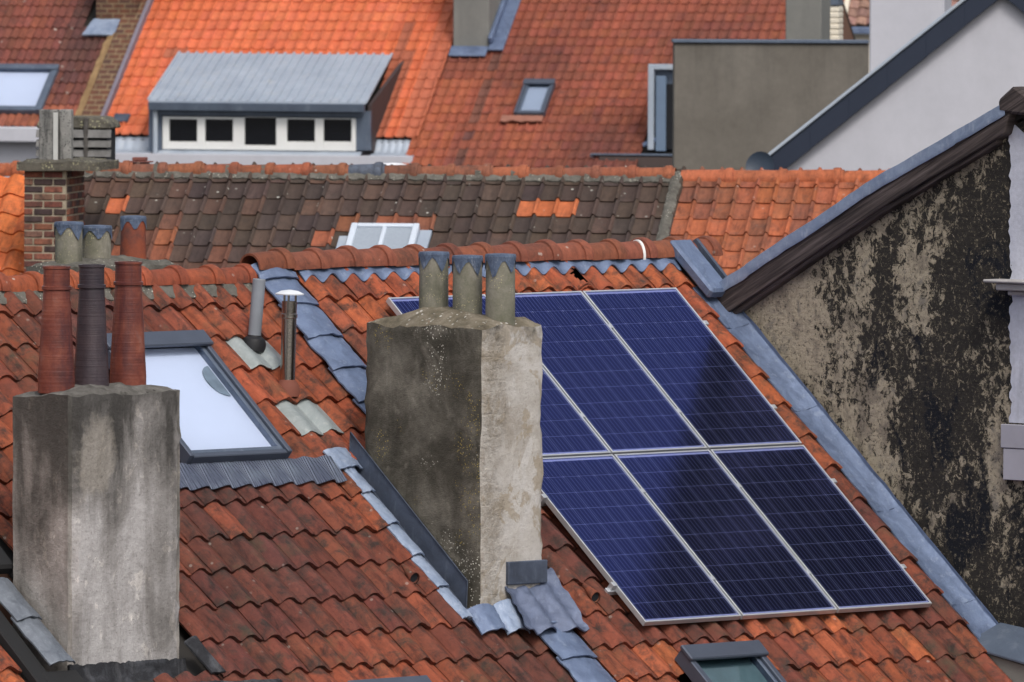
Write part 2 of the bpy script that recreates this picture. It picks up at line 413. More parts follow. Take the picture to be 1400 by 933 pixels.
def chimney_grime(name, light, mid, dark, z0, z1, tan_=None, sc=1.3, streak=.8):
    """plaster grimed from the top down between heights z1 (dirty) and z0 (cleaner)"""
    T = NT(name)
    z = T.n('SeparateXYZ'); T.set(z.inputs[0], T.pos)
    zz = T.step(z.outputs['Z'], z0, z1)
    v = T.math('ADD', T.math('MULTIPLY', zz, .85), T.math('MULTIPLY', T.step(T.noise(sc * 1.6, 7, .62, T.stretch(1.4, 1.4, .55), .8), .3, .7), streak))
    v = T.math('ADD', v, T.math('MULTIPLY', T.step(T.noise(1., 6, .6, T.stretch(6, 6, .45)), .3, .7), .45))
    c = T.ramp(T.step(v, .42, 1.60), [(0, light), (.42, mid), (.75, dark), (1, tuple(x * .75 for x in dark))])
    if tan_ and len(tan_) == 2:                            # one pale flake where the coat has come away
        P_, (rh, rz) = tan_
        dh = T.n('VectorMath'); dh.operation = 'DOT_PRODUCT'; T.set(dh.inputs[0], T.pos); dh.inputs[1].default_value = FA.h
        x_ = T.math('DIVIDE', T.math('ADD', T.math('SUBTRACT', dh.outputs['Value'], P_.dot(FA.h)), T.math('MULTIPLY', T.math('SUBTRACT', T.noise(5, 6, .65), .5), .35)), rh)
        y_ = T.math('DIVIDE', T.math('ADD', T.math('SUBTRACT', z.outputs['Z'], P_.z), T.math('MULTIPLY', T.math('SUBTRACT', T.noise(6, 6, .65, T.stretch(1, 1.2, 1)), .5), .4)), rz)
        rr = T.math('ADD', T.math('MULTIPLY', x_, x_), T.math('MULTIPLY', y_, y_))
        c = T.mix(T.step(rr, .55, 1.1, .5, 0), c, T.mix(T.noise(7, 6, .6), (.25, .22, .18), (.44, .40, .35)))
    elif tan_: c = T.mix(T.step(T.noise(2.2, 7, .6, dist=.5), .52, .62, 0, .75), c, tan_)
    c = T.mix(T.step(T.noise(26, 7, .72), .42, .72, 0, .5), c, T.mix(1., c, (.55, .54, .52), 'MULTIPLY'))
    c = T.mix(T.step(T.noise(5, 9, .75), .60, .66, 0, .55), c, T.mix(1., c, (1.7, 1.68, 1.62), 'MULTIPLY'))
    c = T.mix(T.step(T.noise(9, 8, .75), .66, .72, 0, .7), c, (.05, .045, .04))
    c = T.mix(T.step(T.noise(55, 6, .8), .57, .62, 0, .5), c, T.mix(1., c, (.35, .33, .31), 'MULTIPLY'))
    c = T.mix(T.step(T.noise(6.5, 10, .72, T.stretch(1, 1, .6), .8), .595, .61, 0, .38), c, T.mix(1., c, (1.9, 1.85, 1.75), 'MULTIPLY'))

    T.bump(T.math('ADD', T.noise(10, 9, .72), T.math('MULTIPLY', T.noise(60, 4, .7), .3)), .02, .8)
    return T.fin(c, .92, 0., .2)

def cell_mat():
    T = NT('solar_cell')
    oi = T.n('ObjectInfo'); tc = T.n('TexCoord'); sx = T.n('SeparateXYZ'); T.set(sx.inputs[0], tc.outputs['Object'])
    v = T.voro(42, None, 'Color')
    s2 = T.n('SeparateColor'); T.set(s2.inputs[0], v)
    k = T.math('ADD', T.math('MULTIPLY', s2.outputs[0], .35), T.math('MULTIPLY', oi.outputs['Random'], .5))
    c = T.mix(k, (.002, .003, .010), (.006, .008, .030))
    fr = T.math('FRACT', T.math('MULTIPLY', sx.outputs['X'], 4 / .156))
    ln = T.math('LESS_THAN', T.math('ABSOLUTE', T.math('SUBTRACT', fr, .5)), .045)
    c = T.mix(ln, c, (.38, .40, .55))
    return T.fin(c, .35, 0., .3)

MAT['soot'] = soot_wall()
MAT['cell'] = cell_mat()
MAT['back'] = plain('white_backsheet', (.62, .64, .76), .6, 0, 5, .05)
MAT['ch2_left'] = stained('dark_lichened_render', [(0, (.042, .037, .028)), (.35, (.075, .068, .054)), (.65, (.14, .128, .105)), (1, (.26, .24, .20))], 2.6,
    streak=((.04, .036, .028), .7, .50, .64, 4), patch=((.22, .20, .165), 3.4, .56, .70), specks=[((.62, .60, .52), 52, .20, .56, .64, 2.2), ((.42, .32, .08), 60, .2, .57, .65, 2.4)], bump=.02)
def ch2_front():
    T = NT('pale_patched_render')
    d_ = T.n('VectorMath'); d_.operation = 'DOT_PRODUCT'; T.set(d_.inputs[0], T.pos); d_.inputs[1].default_value = FA.h
    h_ = T.math('SUBTRACT', d_.outputs['Value'], FA.O.dot(FA.h))
    sz = T.n('SeparateXYZ'); T.set(sz.inputs[0], T.pos)
    wob = T.math('MULTIPLY', T.math('SUBTRACT', T.noise(4, 6, .65), .5), .35)
    left = T.step(T.math('ADD', h_, wob), -1.17, -1.08, 1, 0)          # thinner coat near the corner lets the brickwork through
    top = T.step(T.math('ADD', sz.outputs['Z'], T.math('MULTIPLY', T.math('SUBTRACT', T.noise(5, 7, .7), .5), .6)), FA.O.z - .22, FA.O.z - .06)
    c = T.ramp(T.noise(2.2, 8, .66, dist=.5), [(.30, (.30, .265, .225)), (.45, (.42, .39, .355)), (.60, (.50, .475, .45)), (.75, (.40, .365, .32))])
    c = T.mix(T.step(T.noise(2.7, 8, .62, dist=.6), .53, .56, 0, .6), c, (.28, .225, .15))
    c = T.mix(T.step(T.noise(3.4, 8, .65, T.stretch(1, 1, .5), .5), .57, .60, 0, .7), c, (.52, .50, .48))
    c = T.mix(T.math('MULTIPLY', left, .6), c, T.mix(T.step(T.noise(11, 8, .75), .42, .60), (.44, .405, .36), (.22, .185, .14)))
    c = T.mix(top, c, T.mix(T.step(T.noise(12, 6, .7), .4, .6), (.06, .055, .048), (.19, .175, .155)))
    c = T.mix(T.step(T.noise(30, 7, .75), .52, .70, 0, .45), c, T.mix(1., c, (.5, .47, .43), 'MULTIPLY'))
    cv = T.n('CombineXYZ'); T.set(cv.inputs[0], h_); T.set(cv.inputs[1], T.math('ADD', sz.outputs['Z'], T.math('MULTIPLY', T.noise(9, 5, .7), .07)))
    br = T.n('TexBrick'); T.set(br.inputs['Vector'], cv.outputs[0]); br.inputs['Scale'].default_value = 1.
    br.inputs['Brick Width'].default_value = .21; br.inputs['Row Height'].default_value = .078; br.inputs['Mortar Size'].default_value = .010; br.inputs['Mortar Smooth'].default_value = .6
    h = T.math('ADD', T.math('MULTIPLY', T.noise(11, 9, .74), T.math('ADD', T.math('MULTIPLY', left, .9), .7)), T.math('MULTIPLY', T.noise(70, 4, .7), .15))
    h = T.math('ADD', h, T.math('MULTIPLY', T.math('MULTIPLY', br.outputs['Fac'], -.40), T.math('ADD', T.math('MULTIPLY', T.math('MULTIPLY', left, T.step(T.noise(5, 5, .7), .42, .62)), .45), .04)))
    T.bump(h, .022, .9)
    return T.fin(c, .92, 0., .2)
MAT['ch2_front'] = ch2_front()
def board_mat():
    T = NT('dark_verge_board')
    sd_ = (FA.g + Z * .528).normalized()
    d1 = T.n('VectorMath'); d1.operation = 'DOT_PRODUCT'; T.set(d1.inputs[0], T.pos); d1.inputs[1].default_value = sd_
    d2 = T.n('VectorMath'); d2.operation = 'DOT_PRODUCT'; T.set(d2.inputs[0], T.pos); d2.inputs[1].default_value = (Z - FA.g * .528).normalized()
    cv = T.n('CombineXYZ'); T.set(cv.inputs[0], T.math('MULTIPLY', d1.outputs['Value'], 1.3)); T.set(cv.inputs[1], T.math('MULTIPLY', d2.outputs['Value'], 34.))
    n1 = T.noise(1., 7, .68, cv.outputs[0], .3)
    c = T.ramp(n1, [(.32, (.012, .010, .010)), (.47, (.042, .032, .030)), (.60, (.085, .066, .062)), (.72, (.15, .125, .12))])
    T.bump(n1, .012, .9)
    return T.fin(c, .75, 0., .3)
MAT['board'] = board_mat()
MAT['navy'] = plain('navy_metal', (.022, .030, .052), .45, .2, 2, .2)
MAT['brown_gutter'] = plain('brown_gutter', (.07, .05, .045), .5, 0, 2, .3)
BRICK = stained('old_brick', [(0, (.055, .03, .026)), (.35, (.12, .045, .03)), (.7, (.19, .07, .04)), (1, (.15, .10, .07))], 5.5, bump=.012)
MAT['brick_joint'] = stained('sandy_mortar', [(0, (.30, .25, .18)), (1, (.52, .45, .34))], 9, bump=.012)
def far_brick():
    T = NT('far_brickwork')
    d_ = T.n('VectorMath'); d_.operation = 'DOT_PRODUCT'; T.set(d_.inputs[0], T.pos); d_.inputs[1].default_value = FC.h
    sz = T.n('SeparateXYZ'); T.set(sz.inputs[0], T.pos)
    cv = T.n('CombineXYZ'); T.set(cv.inputs[0], d_.outputs['Value']); T.set(cv.inputs[1], sz.outputs['Z'])
    br = T.n('TexBrick'); T.set(br.inputs['Vector'], cv.outputs[0]); br.inputs['Scale'].default_value = 1.
    br.inputs['Brick Width'].default_value = .21; br.inputs['Row Height'].default_value = .085; br.inputs['Mortar Size'].default_value = .012
    T.set(br.inputs['Color1'], (.15, .06, .035)); T.set(br.inputs['Color2'], (.085, .045, .035)); T.set(br.inputs['Mortar'], (.21, .15, .09))
    c = T.mix(T.step(T.noise(5, 6, .7), .42, .66, 0, .6), br.outputs['Color'], (.06, .038, .028))
    T.bump(T.noise(20, 5), .01)
    return T.fin(c, .9, 0., .2)
MAT['brick_far'] = far_brick()

# ------------------------------------------------------------------ tiles
def prof_wave(w_, H, n=8, crest=.34, lip=.004):
    ts = [0, .07, .15, .24, crest, .50, .66, .83, 1.] if n >= 8 else [0, .12, .24, crest, .55, .78, 1.]
    if n > 8: ts = sorted(set([k / n for k in range(n + 1)] + ts))
    pw = math.log(.5) / math.log(crest)
    return [(-.010 + t * (w_ + .012), H * (.5 - .5 * cos(2 * pi * t ** pw)) + lip * (1 - t)) for t in ts]
def prof_pan(w_, H, lip=.010):
    return [(x * w_, z * H) for x, z in ((-.02, .34), (.03, .06), (.38, 0), (.74, .03), (.79, .55), (.845, .95), (.895, 1.), (.95, .8), (1.01, .25))]
def tile_mesh(name, prof, L, lift, th, mat, seed=0, hole=False, ny=None):
    ys = [0, .018, L * .5, L] if ny is None else [0, .018] + [L * k / ny for k in range(1, ny + 1)]
    rnd = random.Random(seed)
    tw, bow = rnd.uniform(-.004, .004), rnd.uniform(-.003, .003)
    n = len(prof); W_ = prof[-1][0]
    vs, fs = [], []
    def zz(x, z, y): return z + lift * (1 - y / L) - (.005 if y == 0 else 0) + tw * (x / W_ - .5) + bow * sin(pi * y / L)
    for y in ys:
        for i, (x, z) in enumerate(prof):
            vs.append((x, y + (.004 * sin(seed + i * 1.7) if y == 0 else 0), zz(x, z, y)))
    for j in range(len(ys) - 1):
        for i in range(n - 1):
            if hole:
                cx, cy = (prof[i][0] + prof[i + 1][0]) / 2, (ys[j] + ys[j + 1]) / 2
                r = sqrt(((cx - W_ * .42) / .062) ** 2 + ((cy - L * .33) / .085) ** 2) + .35 * nz(cx * 40, cy * 40)
                if r < 1: continue
            fs.append((j * n + i, j * n + i + 1, (j + 1) * n + i + 1, (j + 1) * n + i))
    k = len(vs)
    for (x, z) in prof: vs.append((x, .0, zz(x, z, 0)))
    for (x, z) in prof: vs.append((x, .006, zz(x, z, 0) - th))
    for i in range(n - 1): fs.append((k + n + i, k + n + i + 1, k + i + 1, k + i))
    k = len(vs)                                          # left lap edge
    x, z = prof[0]
    for y in (0, L): vs.append((x, y, zz(x, z, y))); vs.append((x + .003, y, zz(x, z, y) - th * .4))
    fs.append((k, k + 2, k + 3, k + 1))
    return mesh(name, vs, fs, mat, True)

def put_tiles(roof, F, c, meshes, mats, w_, pitch, a0, a1, b_first, b_last, colfn, skip=None, hidden=None, special=None, name='roof_tile', stag=0., jit=1., amax=None):
    """lay tiles; the 300 that show largest are objects, the others one massed part"""
    items = []
    nb = int(round((b_last - b_first) / pitch)); na = int(math.ceil((a1 - a0) / w_))
    for j in range(nb + 1):
        b = b_first + j * pitch
        row_j = random.gauss(0, .004) * jit
        for i in range(na):
            a = a0 + i * w_ + (stag * w_ if j % 2 else 0)
            ac, bc = a + w_ / 2, b - pitch / 2
            if skip and skip(ac, bc): continue
            X = F.pt(ac, bc, c)
            u, v, dep = proj(X)
            inside = -30 < u < 1430 and -30 < v < 960
            hid = (not inside) or bool(hidden and hidden(u, v, ac, bc))
            cc = colfn(ac, bc, u, v)
            items.append((hid, dep, a, b + row_j, cc, u, v))
    items.sort(key=lambda t: (t[0], t[1]))
    used = 0; rest = []
    for hid, dep, a, b, cc, u, v in items:
        M_ = Matrix.Translation(F.pt(a + random.gauss(0, .002) * jit, b + random.gauss(0, .004) * jit, c + random.gauss(0, .0022) * jit + .010 * nz(a * .6, b * .6, 3))) @ F.R @ Matrix.Rotation(random.gauss(0, .008) * jit, 4, 'Z') @ Matrix.Rotation(random.gauss(0, .006) * jit, 4, 'Y')
        if RND() < .045: M_ = M_ @ Matrix.Rotation(random.gauss(0, .035) * jit, 4, 'Z') @ Matrix.Translation((0, random.uniform(-.022, .006) * jit, .004))
        if hid or used >= 300: rest.append((M_, cc)); continue
        sp = special(u, v) if special else None
        o = bpy.data.objects.new(sp[0] if sp else name, sp[1] if sp else random.choice(meshes))
        if sp and len(sp) > 2: o['label'] = sp[2]
        link(o, roof, M_)
        o.color = (*cc, 1)
        used += 1
    if rest:
        me = meshes[0]
        V = np.empty(len(me.vertices) * 3); me.vertices.foreach_get('co', V); V = V.reshape(-1, 3)
        fs0 = [tuple(p.vertices) for p in me.polygons]
        vs, fs, cols = [], [], []
        for M_, cc in rest:
            A = np.array(M_); k = len(vs)
            vs += (V @ A[:3, :3].T + A[:3, 3]).tolist()
            fs += [tuple(q + k for q in f) for f in fs0]
            cols += [(*cc, 1.)] * len(V)
        m = mesh('roof_tiles_massed', vs, fs, mats, True)
        at = m.color_attributes.new('Col', 'FLOAT_COLOR', 'POINT')
        at.data.foreach_set('color', [x for q in cols for x in q])
        o = obj('roof_tiles', m, roof); o['kind'] = 'stuff'
    return used, len(rest)

def ridge_mesh(name, L, r, collar, mat, arc=(-.15, 1.15), collar_at_end=True, n=12):
    prof = [(0, r * .93), (.03, r * .96), (L - .092, r), (L - .090, r + collar * .7), (L - .070, r + collar), (L - .030, r + collar), (L - .012, r + collar * .7), (L - .010, r * .97), (L + .02, r * .95)]
    vs, fs = [], []
    for (x, rr) in prof:
        for k in range(n + 1):
            t = pi * (arc[0] + (arc[1] - arc[0]) * k / n)
            vs.append((x, cos(t) * rr, sin(t) * rr))
    N = n + 1
    for i in range(len(prof) - 1):
        for k in range(n): fs.append((i * N + k, i * N + k + 1, (i + 1) * N + k + 1, (i + 1) * N + k))
    k0 = len(vs)                                         # thickness at the open end
    for k in range(N):
        t = pi * (arc[0] + (arc[1] - arc[0]) * k / n)
        vs.append((0, cos(t) * (r * .8), sin(t) * (r * .8)))
    for k in range(N):
        t = pi * (arc[0] + (arc[1] - arc[0]) * k / n)
        vs.append((L * .9, cos(t) * (r * .8), sin(t) * (r * .8)))
    for k in range(n):
        fs.append((k0 + k, k0 + k + 1, k + 1, k)); fs.append((k0 + N + k, k0 + N + k + 1, k0 + k + 1, k0 + k))
    m = mesh(name, vs, fs, mat, True)
    m.set_sharp_from_angle(angle=radians(42))
    return m

def put_ridge(roof, F, me, a0, a1, L, b, c, dz, colfn, name='ridge_tile'):
    n = int(round((a1 - a0) / L))
    for i in range(n):
        a = a0 + i * (a1 - a0) / n
        P = F.pt(a, b, c) + Z * (dz + random.gauss(0, .004))
        M_ = Matrix.Translation(P) @ F.V @ Matrix.Rotation(random.gauss(0, .012), 4, 'Z') @ Matrix.Rotation(random.gauss(-.02, .01), 4, 'Y')
        o = bpy.data.objects.new(name, me); link(o, roof, M_); o.color = (*colfn(i, a), 1)

def shell(house, F, c, a0, a1, b_r, b_e, zg, mat_wall, deck_mat=None, back=True):
    """walls up to the eaves, gable ends and both roof decks of a house"""
    R_ = F.pt(0, b_r, c - .07) - F.O; E_ = F.pt(0, b_e, c - .07) - F.O
    gr, zr = R_.dot(F.g), R_.z; ge, ze = E_.dot(F.g), E_.z
    gb = 2 * gr - ge
    i = .12
    poly = [F.up(a0 + .01, ge - i, zg), F.up(a0 + .01, ge - i, ze - .0), F.up(a0 + .01, gr, zr - .06), F.up(a0 + .01, gb + i, ze), F.up(a0 + .01, gb + i, zg)]
    prism('wall', poly, F.h * (a1 - a0 - .02), mat_wall, house)
    t = -Z * .05
    r = prism('roof', [F.up(a0, ge, ze), F.up(a0, gr, zr), F.up(a0, gb, ze), F.up(a0, gb, ze - .05), F.up(a0, gr, zr - .05), F.up(a0, ge, ze - .05)], F.h * (a1 - a0), deck_mat or MAT['felt'], house)
    return r

def jitter_box(name, P, ax, gx, h0, h1, mats, parent, amp=.012, dome=.0, label=None, nsub=10, base=None, round_=.03):
    """rendered chimney shaft: rough, slightly rounded, domed mortar top. mats: left, front, top"""
    a0, a1 = ax; g0, g1 = gx
    vs, fs, mi = [], [], []
    na, ng, nzv = 16, 16, 36
    def disp(p):
        q = p * 2.3
        return p + Vector((nz(q.x, q.y, q.z), nz(q.x + 9, q.y, q.z), nz(q.x, q.y + 9, q.z))) * amp + Vector((nz(q.x * 5, q.y * 5, q.z * 5), nz(q.x * 5 + 3, q.y * 5, q.z * 5), 0)) * amp * .5 + Vector((nz(q.x * 13, q.y * 13, q.z * 13), nz(q.x * 13 + 3, q.y * 13, q.z * 13), 0)) * amp * .3
    def ring(f, sh):
        out = []
        for k in range(na): out.append((a0 + (a1 - a0) * k / na, g1))
        for k in range(ng): out.append((a1, g1 + (g0 - g1) * k / ng))
        for k in range(na): out.append((a1 + (a0 - a1) * k / na, g0))
        for k in range(ng): out.append((a0, g0 + (g1 - g0) * k / ng))
        ca, cg = (a0 + a1) / 2, (g0 + g1) / 2
        res = []
        for a, g in out:
            da, dg = a - ca, g - cg
            ha, hg = (a1 - a0) / 2, (g1 - g0) / 2
            if abs(abs(da) - ha) < 1e-6 and abs(abs(dg) - hg) < 1e-6:
                kk = 1 + .5 * nz(f * 7, a * 3, g * 3) + .8 * nz(f * 37, a, g); da *= 1 - kk * round_ * .4 / ha; dg *= 1 - kk * round_ * .4 / hg
            res.append((ca + da * sh, cg + dg * sh))
        return res
    levels = [(h0 + (h1 - h0) * k / nzv, 1.) for k in range(nzv + 1)]
    for sh in (.985, .95, .85, .65, .4, .15):
        levels.append((h1 + dome * (1 - sh ** 2.2), sh))
    N = 2 * na + 2 * ng
    for li, (z, sh) in enumerate(levels):
        for (a, g) in ring(z, sh):
            p = disp(P(a, g, z))
            if li > nzv - 1:
                p.z += dome * .5 * nz(p.x * 3, p.y * 3, 4) + .018 * nz(p.x * 9, p.y * 9, 1) + (.02 * nz(p.x * 17, p.y * 17, 1) if sh < .99 else 0)
            vs.append(p)
    for i in range(len(levels) - 1):
        for k in range(N):
            fs.append((i * N + k, i * N + (k + 1) % N, (i + 1) * N + (k + 1) % N, (i + 1) * N + k))
            mi.append(2 if i >= nzv else (1 if k < na else (0 if k >= 2 * na + ng else 0)))
    fs.append(tuple((len(levels) - 1) * N + k for k in range(N))); mi.append(2)
    o = add(name, vs, fs, mats, parent, True, label, mi)
    fix(o.data)
    o.data.set_sharp_from_angle(angle=radians(50))
    return o

def z_for(X, v):
    """height above X at which its vertical meets image row v"""
    lo, hi = -6., 8.
    for _ in range(50):
        m = (lo + hi) / 2
        if proj(X + Z * m)[1] > v: lo = m
        else: hi = m
    return lo

def roof_window(house, F, a0, a1, b0, b1, c, label, frame_mat, inside, t=.07, hood=True, name='roof_window'):
    """frame with cover strips and hood, glass pane, and what shows behind the pane"""
    hb = .13 if hood else t
    fr = boxes(name, F.pt, [(a0, a0 + t, b0, b1, c - .03, c + .075), (a1 - t, a1, b0, b1, c - .03, c + .075), (a0 + t, a1 - t, b1 - t, b1, c - .03, c + .06), (a0 + t, a1 - t, b0, b0 + t, c - .03, c + .07)], frame_mat, house, .006, label)
    boxes('sash', F.pt, [(a0 + t + .004, a0 + t + .035, b0 + t, b1 - t - .004, c - .02, c + .052), (a1 - t - .035, a1 - t - .004, b0 + t, b1 - t - .004, c - .02, c + .052), (a0 + t + .035, a1 - t - .035, b1 - t - .04, b1 - t - .004, c - .02, c + .050)], MAT['zinc_dark'], fr, .004)
    if hood: boxes('hood', F.pt, [(a0 - .01, a1 + .01, b0 - .012, b0 + hb, c + .072, c + .105)], frame_mat, fr, .008)
    add('pane', [F.pt(a0 + t, b0 + hb * .6, c + .045), F.pt(a1 - t, b0 + hb * .6, c + .045), F.pt(a1 - t, b1 - t, c + .045), F.pt(a0 + t, b1 - t, c + .045)], [(3, 2, 1, 0)], MAT['pane'], fr)
    boxes('blind_sky_sheen' if inside == MAT['blind_sky_sheen'] else 'lining', F.pt, [(a0 + t, a1 - t, b0 + hb * .5, b1 - t, c - .012, c + .004)], inside, fr)
    return fr

# ================================================================== setting
ground = add('ground', [(-1500, -300, 0), (1500, -300, 0), (1500, 2600, 0), (-1500, 2600, 0)], [(0, 1, 2, 3)], plain('asphalt_and_yards', (.06, .058, .055), .9, 0, .3, .4))
ground['kind'] = 'structure'
RND = random.random
def mixc(a, b, t): return tuple(x + (y - x) * t for x, y in zip(a, b))
def vary(c, s=.12):
    k = 1 + random.uniform(-s, s); return (c[0] * k, c[1] * k * (1 + random.uniform(-.06, .06)), c[2] * k * (1 + random.uniform(-.1, .1)))
ORG, MID, DRK, PUR = (.38, .094, .037), (.26, .068, .032), (.155, .045, .029), (.105, .037, .030)
CR, CL = -.14, -.22            # levels of the two front roofs under the panel plane
GZ = -FA.O.z                   # the ground, seen from the frame's origin
WALLM = plain('brick_red_house_wall', (.16, .08, .05), .9, 0, 3, .4)

PA, PB, TW = 1.010, 1.668, .2055
PIT = .322
TWR = .2078           # the solar roof's columns are set a little wider
bR0 = FA.px(451, 452, CR + .05)[1]
while bR0 - PIT > -.30: bR0 -= PIT
bL0 = FA.px(268, 690, CL + .05)[1]
while bL0 - PIT > -.34: bL0 -= PIT

mA = [tile_mesh('pantile', prof_wave(TW, .058), PIT + .055, .034, .027, MAT['tileA'], s) for s in range(5)]
mA_hole = tile_mesh('pantile_broken', prof_wave(TW, .058, 16), PIT + .055, .030, .020, MAT['tileA'], 1, True, 22)
mA_lead = tile_mesh('pantile_lead', prof_wave(TW, .046), PIT + .05, .034, .012, MAT['leadtile'], 2)
def vent_mesh():
    m = tile_mesh('pantile_vent', prof_wave(TW, .058), PIT + .055, .030, .020, MAT['tileA'], 3)
    m.materials.append(MAT['dark'])
    bm = bmesh.new(); bm.from_mesh(m)
    N = 12; L_ = .15
    rings = []
    for j in range(6):
        t = j / 5; r = .046 * (1 - .75 * t ** 1.5); y = .10 + L_ * t; zc = .100 - .012 * t
        rings.append([bm.verts.new((.11 + r * cos(2 * pi * k / N), y + .018 * sin(2 * pi * k / N) * (1 - t), zc + r * .8 * sin(2 * pi * k / N))) for k in range(N)])
    for j in range(5):
        for k in range(N):
            f = bm.faces.new((rings[j][k], rings[j][(k + 1) % N], rings[j + 1][(k + 1) % N], rings[j + 1][k])); f.smooth = True
    inner = [bm.verts.new(v.co + Vector((-(v.co.x - .11) * .2, .012, -(v.co.z - .100) * .2))) for v in rings[0]]
    for k in range(N):
        f = bm.faces.new((rings[0][k], inner[k], inner[(k + 1) % N], rings[0][(k + 1) % N])); f.smooth = True
    f = bm.faces.new(inner); f.material_index = 1
    bm.to_mesh(m); bm.free()
    return m
mA_vent = vent_mesh()

def near_ab(F, c, lst):
    """which special piece belongs to the tile whose centre projects to u, v"""
    tg = [(F.px(u, v, c + .04), s) for (u, v), s in lst]
    def fn(u, v):
        a, b = F.px(u, v, c)
        for (a1, b1), s in tg:
            if abs(a - a1) <= TW / 2 and abs(b - b1) <= PIT / 2: return s
    return fn

# ------------------------------------------------------------------ house under the left part of the front roof
hl = thing('tiled_house', 'red tiled house with the large skylight and two vent pipes, left of the solar panels', 'house', FA.up(-3, 0, GZ))
roofL = shell(hl, FA, CL, -5.12, -.76, -.43, 5.2, GZ, WALLM)
def colL(a, b, u, v):
    t = .5 + .9 * nz(a * .55 + 3, b * .55) + .16 * (RND() - .5) + (.22 if b < 1.2 else 0) + .12 * (u - 380) / 300
    c = mixc(PUR, DRK, t / .35) if t < .35 else mixc(DRK, MID, (t - .35) / .3) if t < .65 else mixc(MID, ORG, min(1, (t - .65) / .4))
    if RND() < .015: c = mixc(c, ORG, .6)
    return vary(c)
CH1 = (-5.33, -4.285, 1.65, 2.25)
CH2 = (-1.31, -.67, 1.04, 2.165)
def skipL(a, b):
    if -2.97 < a < -2.08 and .25 < b < 1.52: return True
    if a > -1.46 and 1.55 < b < 2.98: return True
    if a < -4.2 and b > 2.0 and a > -5.4 and b < 3.1: return True
    if a < -4.75 and b > 2.3: return True
    if a < -4.0 and 2.85 < b < 3.42: return True
    if -3.16 < a < -2.52 and 3.70 < b < 4.6: return True
    return False
def hidL(u, v, a, b):
    return (22 < u < 240 and 545 < v < 890) or (520 < u < 735 and 450 < v < 600)
spL = near_ab(FA, CL, [((528, 775), ('vent_tile', mA_vent, 'clay vent tile with a small hooded dark hole')),
    ((352, 484), ('patch_tile', mA_lead, 'grey lead patch around the base of the grey pipe')), ((376, 482), ('patch_tile', mA_lead, 'grey lead patch around the base of the grey pipe')),
    ((410, 566), ('patch_tile', mA_lead, 'grey lead patch below the steel flue')), ((434, 563), ('patch_tile', mA_lead, 'grey lead patch below the steel flue'))])
put_tiles(roofL, FA, CL, mA, MAT['tileAs'], TW, PIT, -5.10, -.95, bL0, 5.0, colL, skipL, hidL, spL)
mRL = ridge_mesh('ridge_tile', .345, .102, .021, MAT['ridge'], (-.03, 1.03))
put_ridge(roofL, FA, mRL, -5.1, -.93, .345, -.42, CL, .008, lambda i, a: vary(mixc(ORG, MID, RND()), .15))
sheet('mortar_bed', lambda s, t: FA.pt(-5.1 + 4.1 * s, -.38 + .13 * t + .018 * nz(s * 60, t * 3), CL + .070 - .030 * t + .012 * nz(s * 90, t * 7)), 160, 4, FA.n * .06, MAT['mortar'], roofL)

def rib_mat():
    T = NT('ribbed_lead')
    d_ = T.n('VectorMath'); d_.operation = 'DOT_PRODUCT'; T.set(d_.inputs[0], T.pos); d_.inputs[1].default_value = FA.h
    w_ = T.math('SINE', T.math('MULTIPLY', d_.outputs['Value'], 2 * pi / .026))
    T.bump(w_, .006, 1.)
    return T.fin(T.mix(T.step(T.noise(6, 5), .4, .65), (.085, .10, .15), (.14, .165, .22)), .45, .3)
RIB = rib_mat()
sk = roof_window(hl, FA, -3.025, -2.027, .255, 1.445, CL + .105, 'large grey-framed skylight with pale white glass', MAT['slate_metal'], MAT['blind_sky_sheen'], .040)
# half-round teal-grey disc behind the pane, cut by the frame
P0 = FA.pt(-2.125, .67, CL + .114)
_v = [P0 + FA.h * (-.12 * sin(pi * k / 20)) + FA.d * (.15 * -cos(pi * k / 20)) for k in range(21)]
prism('half_disc', _v, FA.n * .006, plain('teal_grey_disc', (.26, .31, .32), .2, 0, 9, .7), sk)
sheet('apron', lambda s, t: FA.pt(-3.35 + 1.75 * s, 1.44 + .225 * t + .010 * sin(2 * pi * (s * 1.75 - 3.35 + 5.10) / TW), CL + .085 + .028 * t * sin(2 * pi * (s * 1.75 - 3.35 + 5.10) / TW) + .02 * (1 - t)), 170, 26, FA.n * .008, RIB, hl, 'ribbed dark grey apron under the large skylight')
# vent pipes
def pipe_base(u, v, c): a, b = FA.px(u, v, c); return FA.pt(a, b, c)
B1 = pipe_base(347, 470, CL + .04)
ax1 = Vector((.08, 0, 1)).normalized()
p1 = lathe('vent_pipe', [(.046, -.1), (.046, .45), (.041, .455), (.040, .40)], MAT['pvc'], hl, B1, ax1, 20, 'plain grey vent pipe without a cap')
lathe('collar', [(.085, -.05), (.088, .0), (.075, .035), (.052, .05), (.049, .06)], MAT['rubber'], p1, B1, ax1, 20)
B2 = pipe_base(393, 530, CL + .04)
ax2 = Vector((.02, 0, 1)).normalized()
hF = z_for(B2, 412)
p2 = lathe('steel_flue', [(.052, -.1), (.052, hF - .12), (.058, hF - .115), (.058, hF - .09), (.052, hF - .085), (.054, hF - .0), (.046, hF), (.045, hF - .05)], MAT['steel'], hl, B2, ax2, 24, 'shiny steel flue with a flat white cap')
lathe('cap', [(.02, .052), (.10, .045), (.102, .052), (.06, .072), (.01, .08)], plain('white_metal', (.7, .72, .75), .4), p2, B2 + ax2 * hF, ax2, 24)
for k in range(3):
    t = 2 * pi * k / 3 + .4
    q = B2 + ax2 * (hF - .03) + Vector((cos(t), sin(t), 0)) * .046
    lathe('strut', [(.008, 0), (.008, .09)], MAT['steel'], p2, q, ax2, 6)
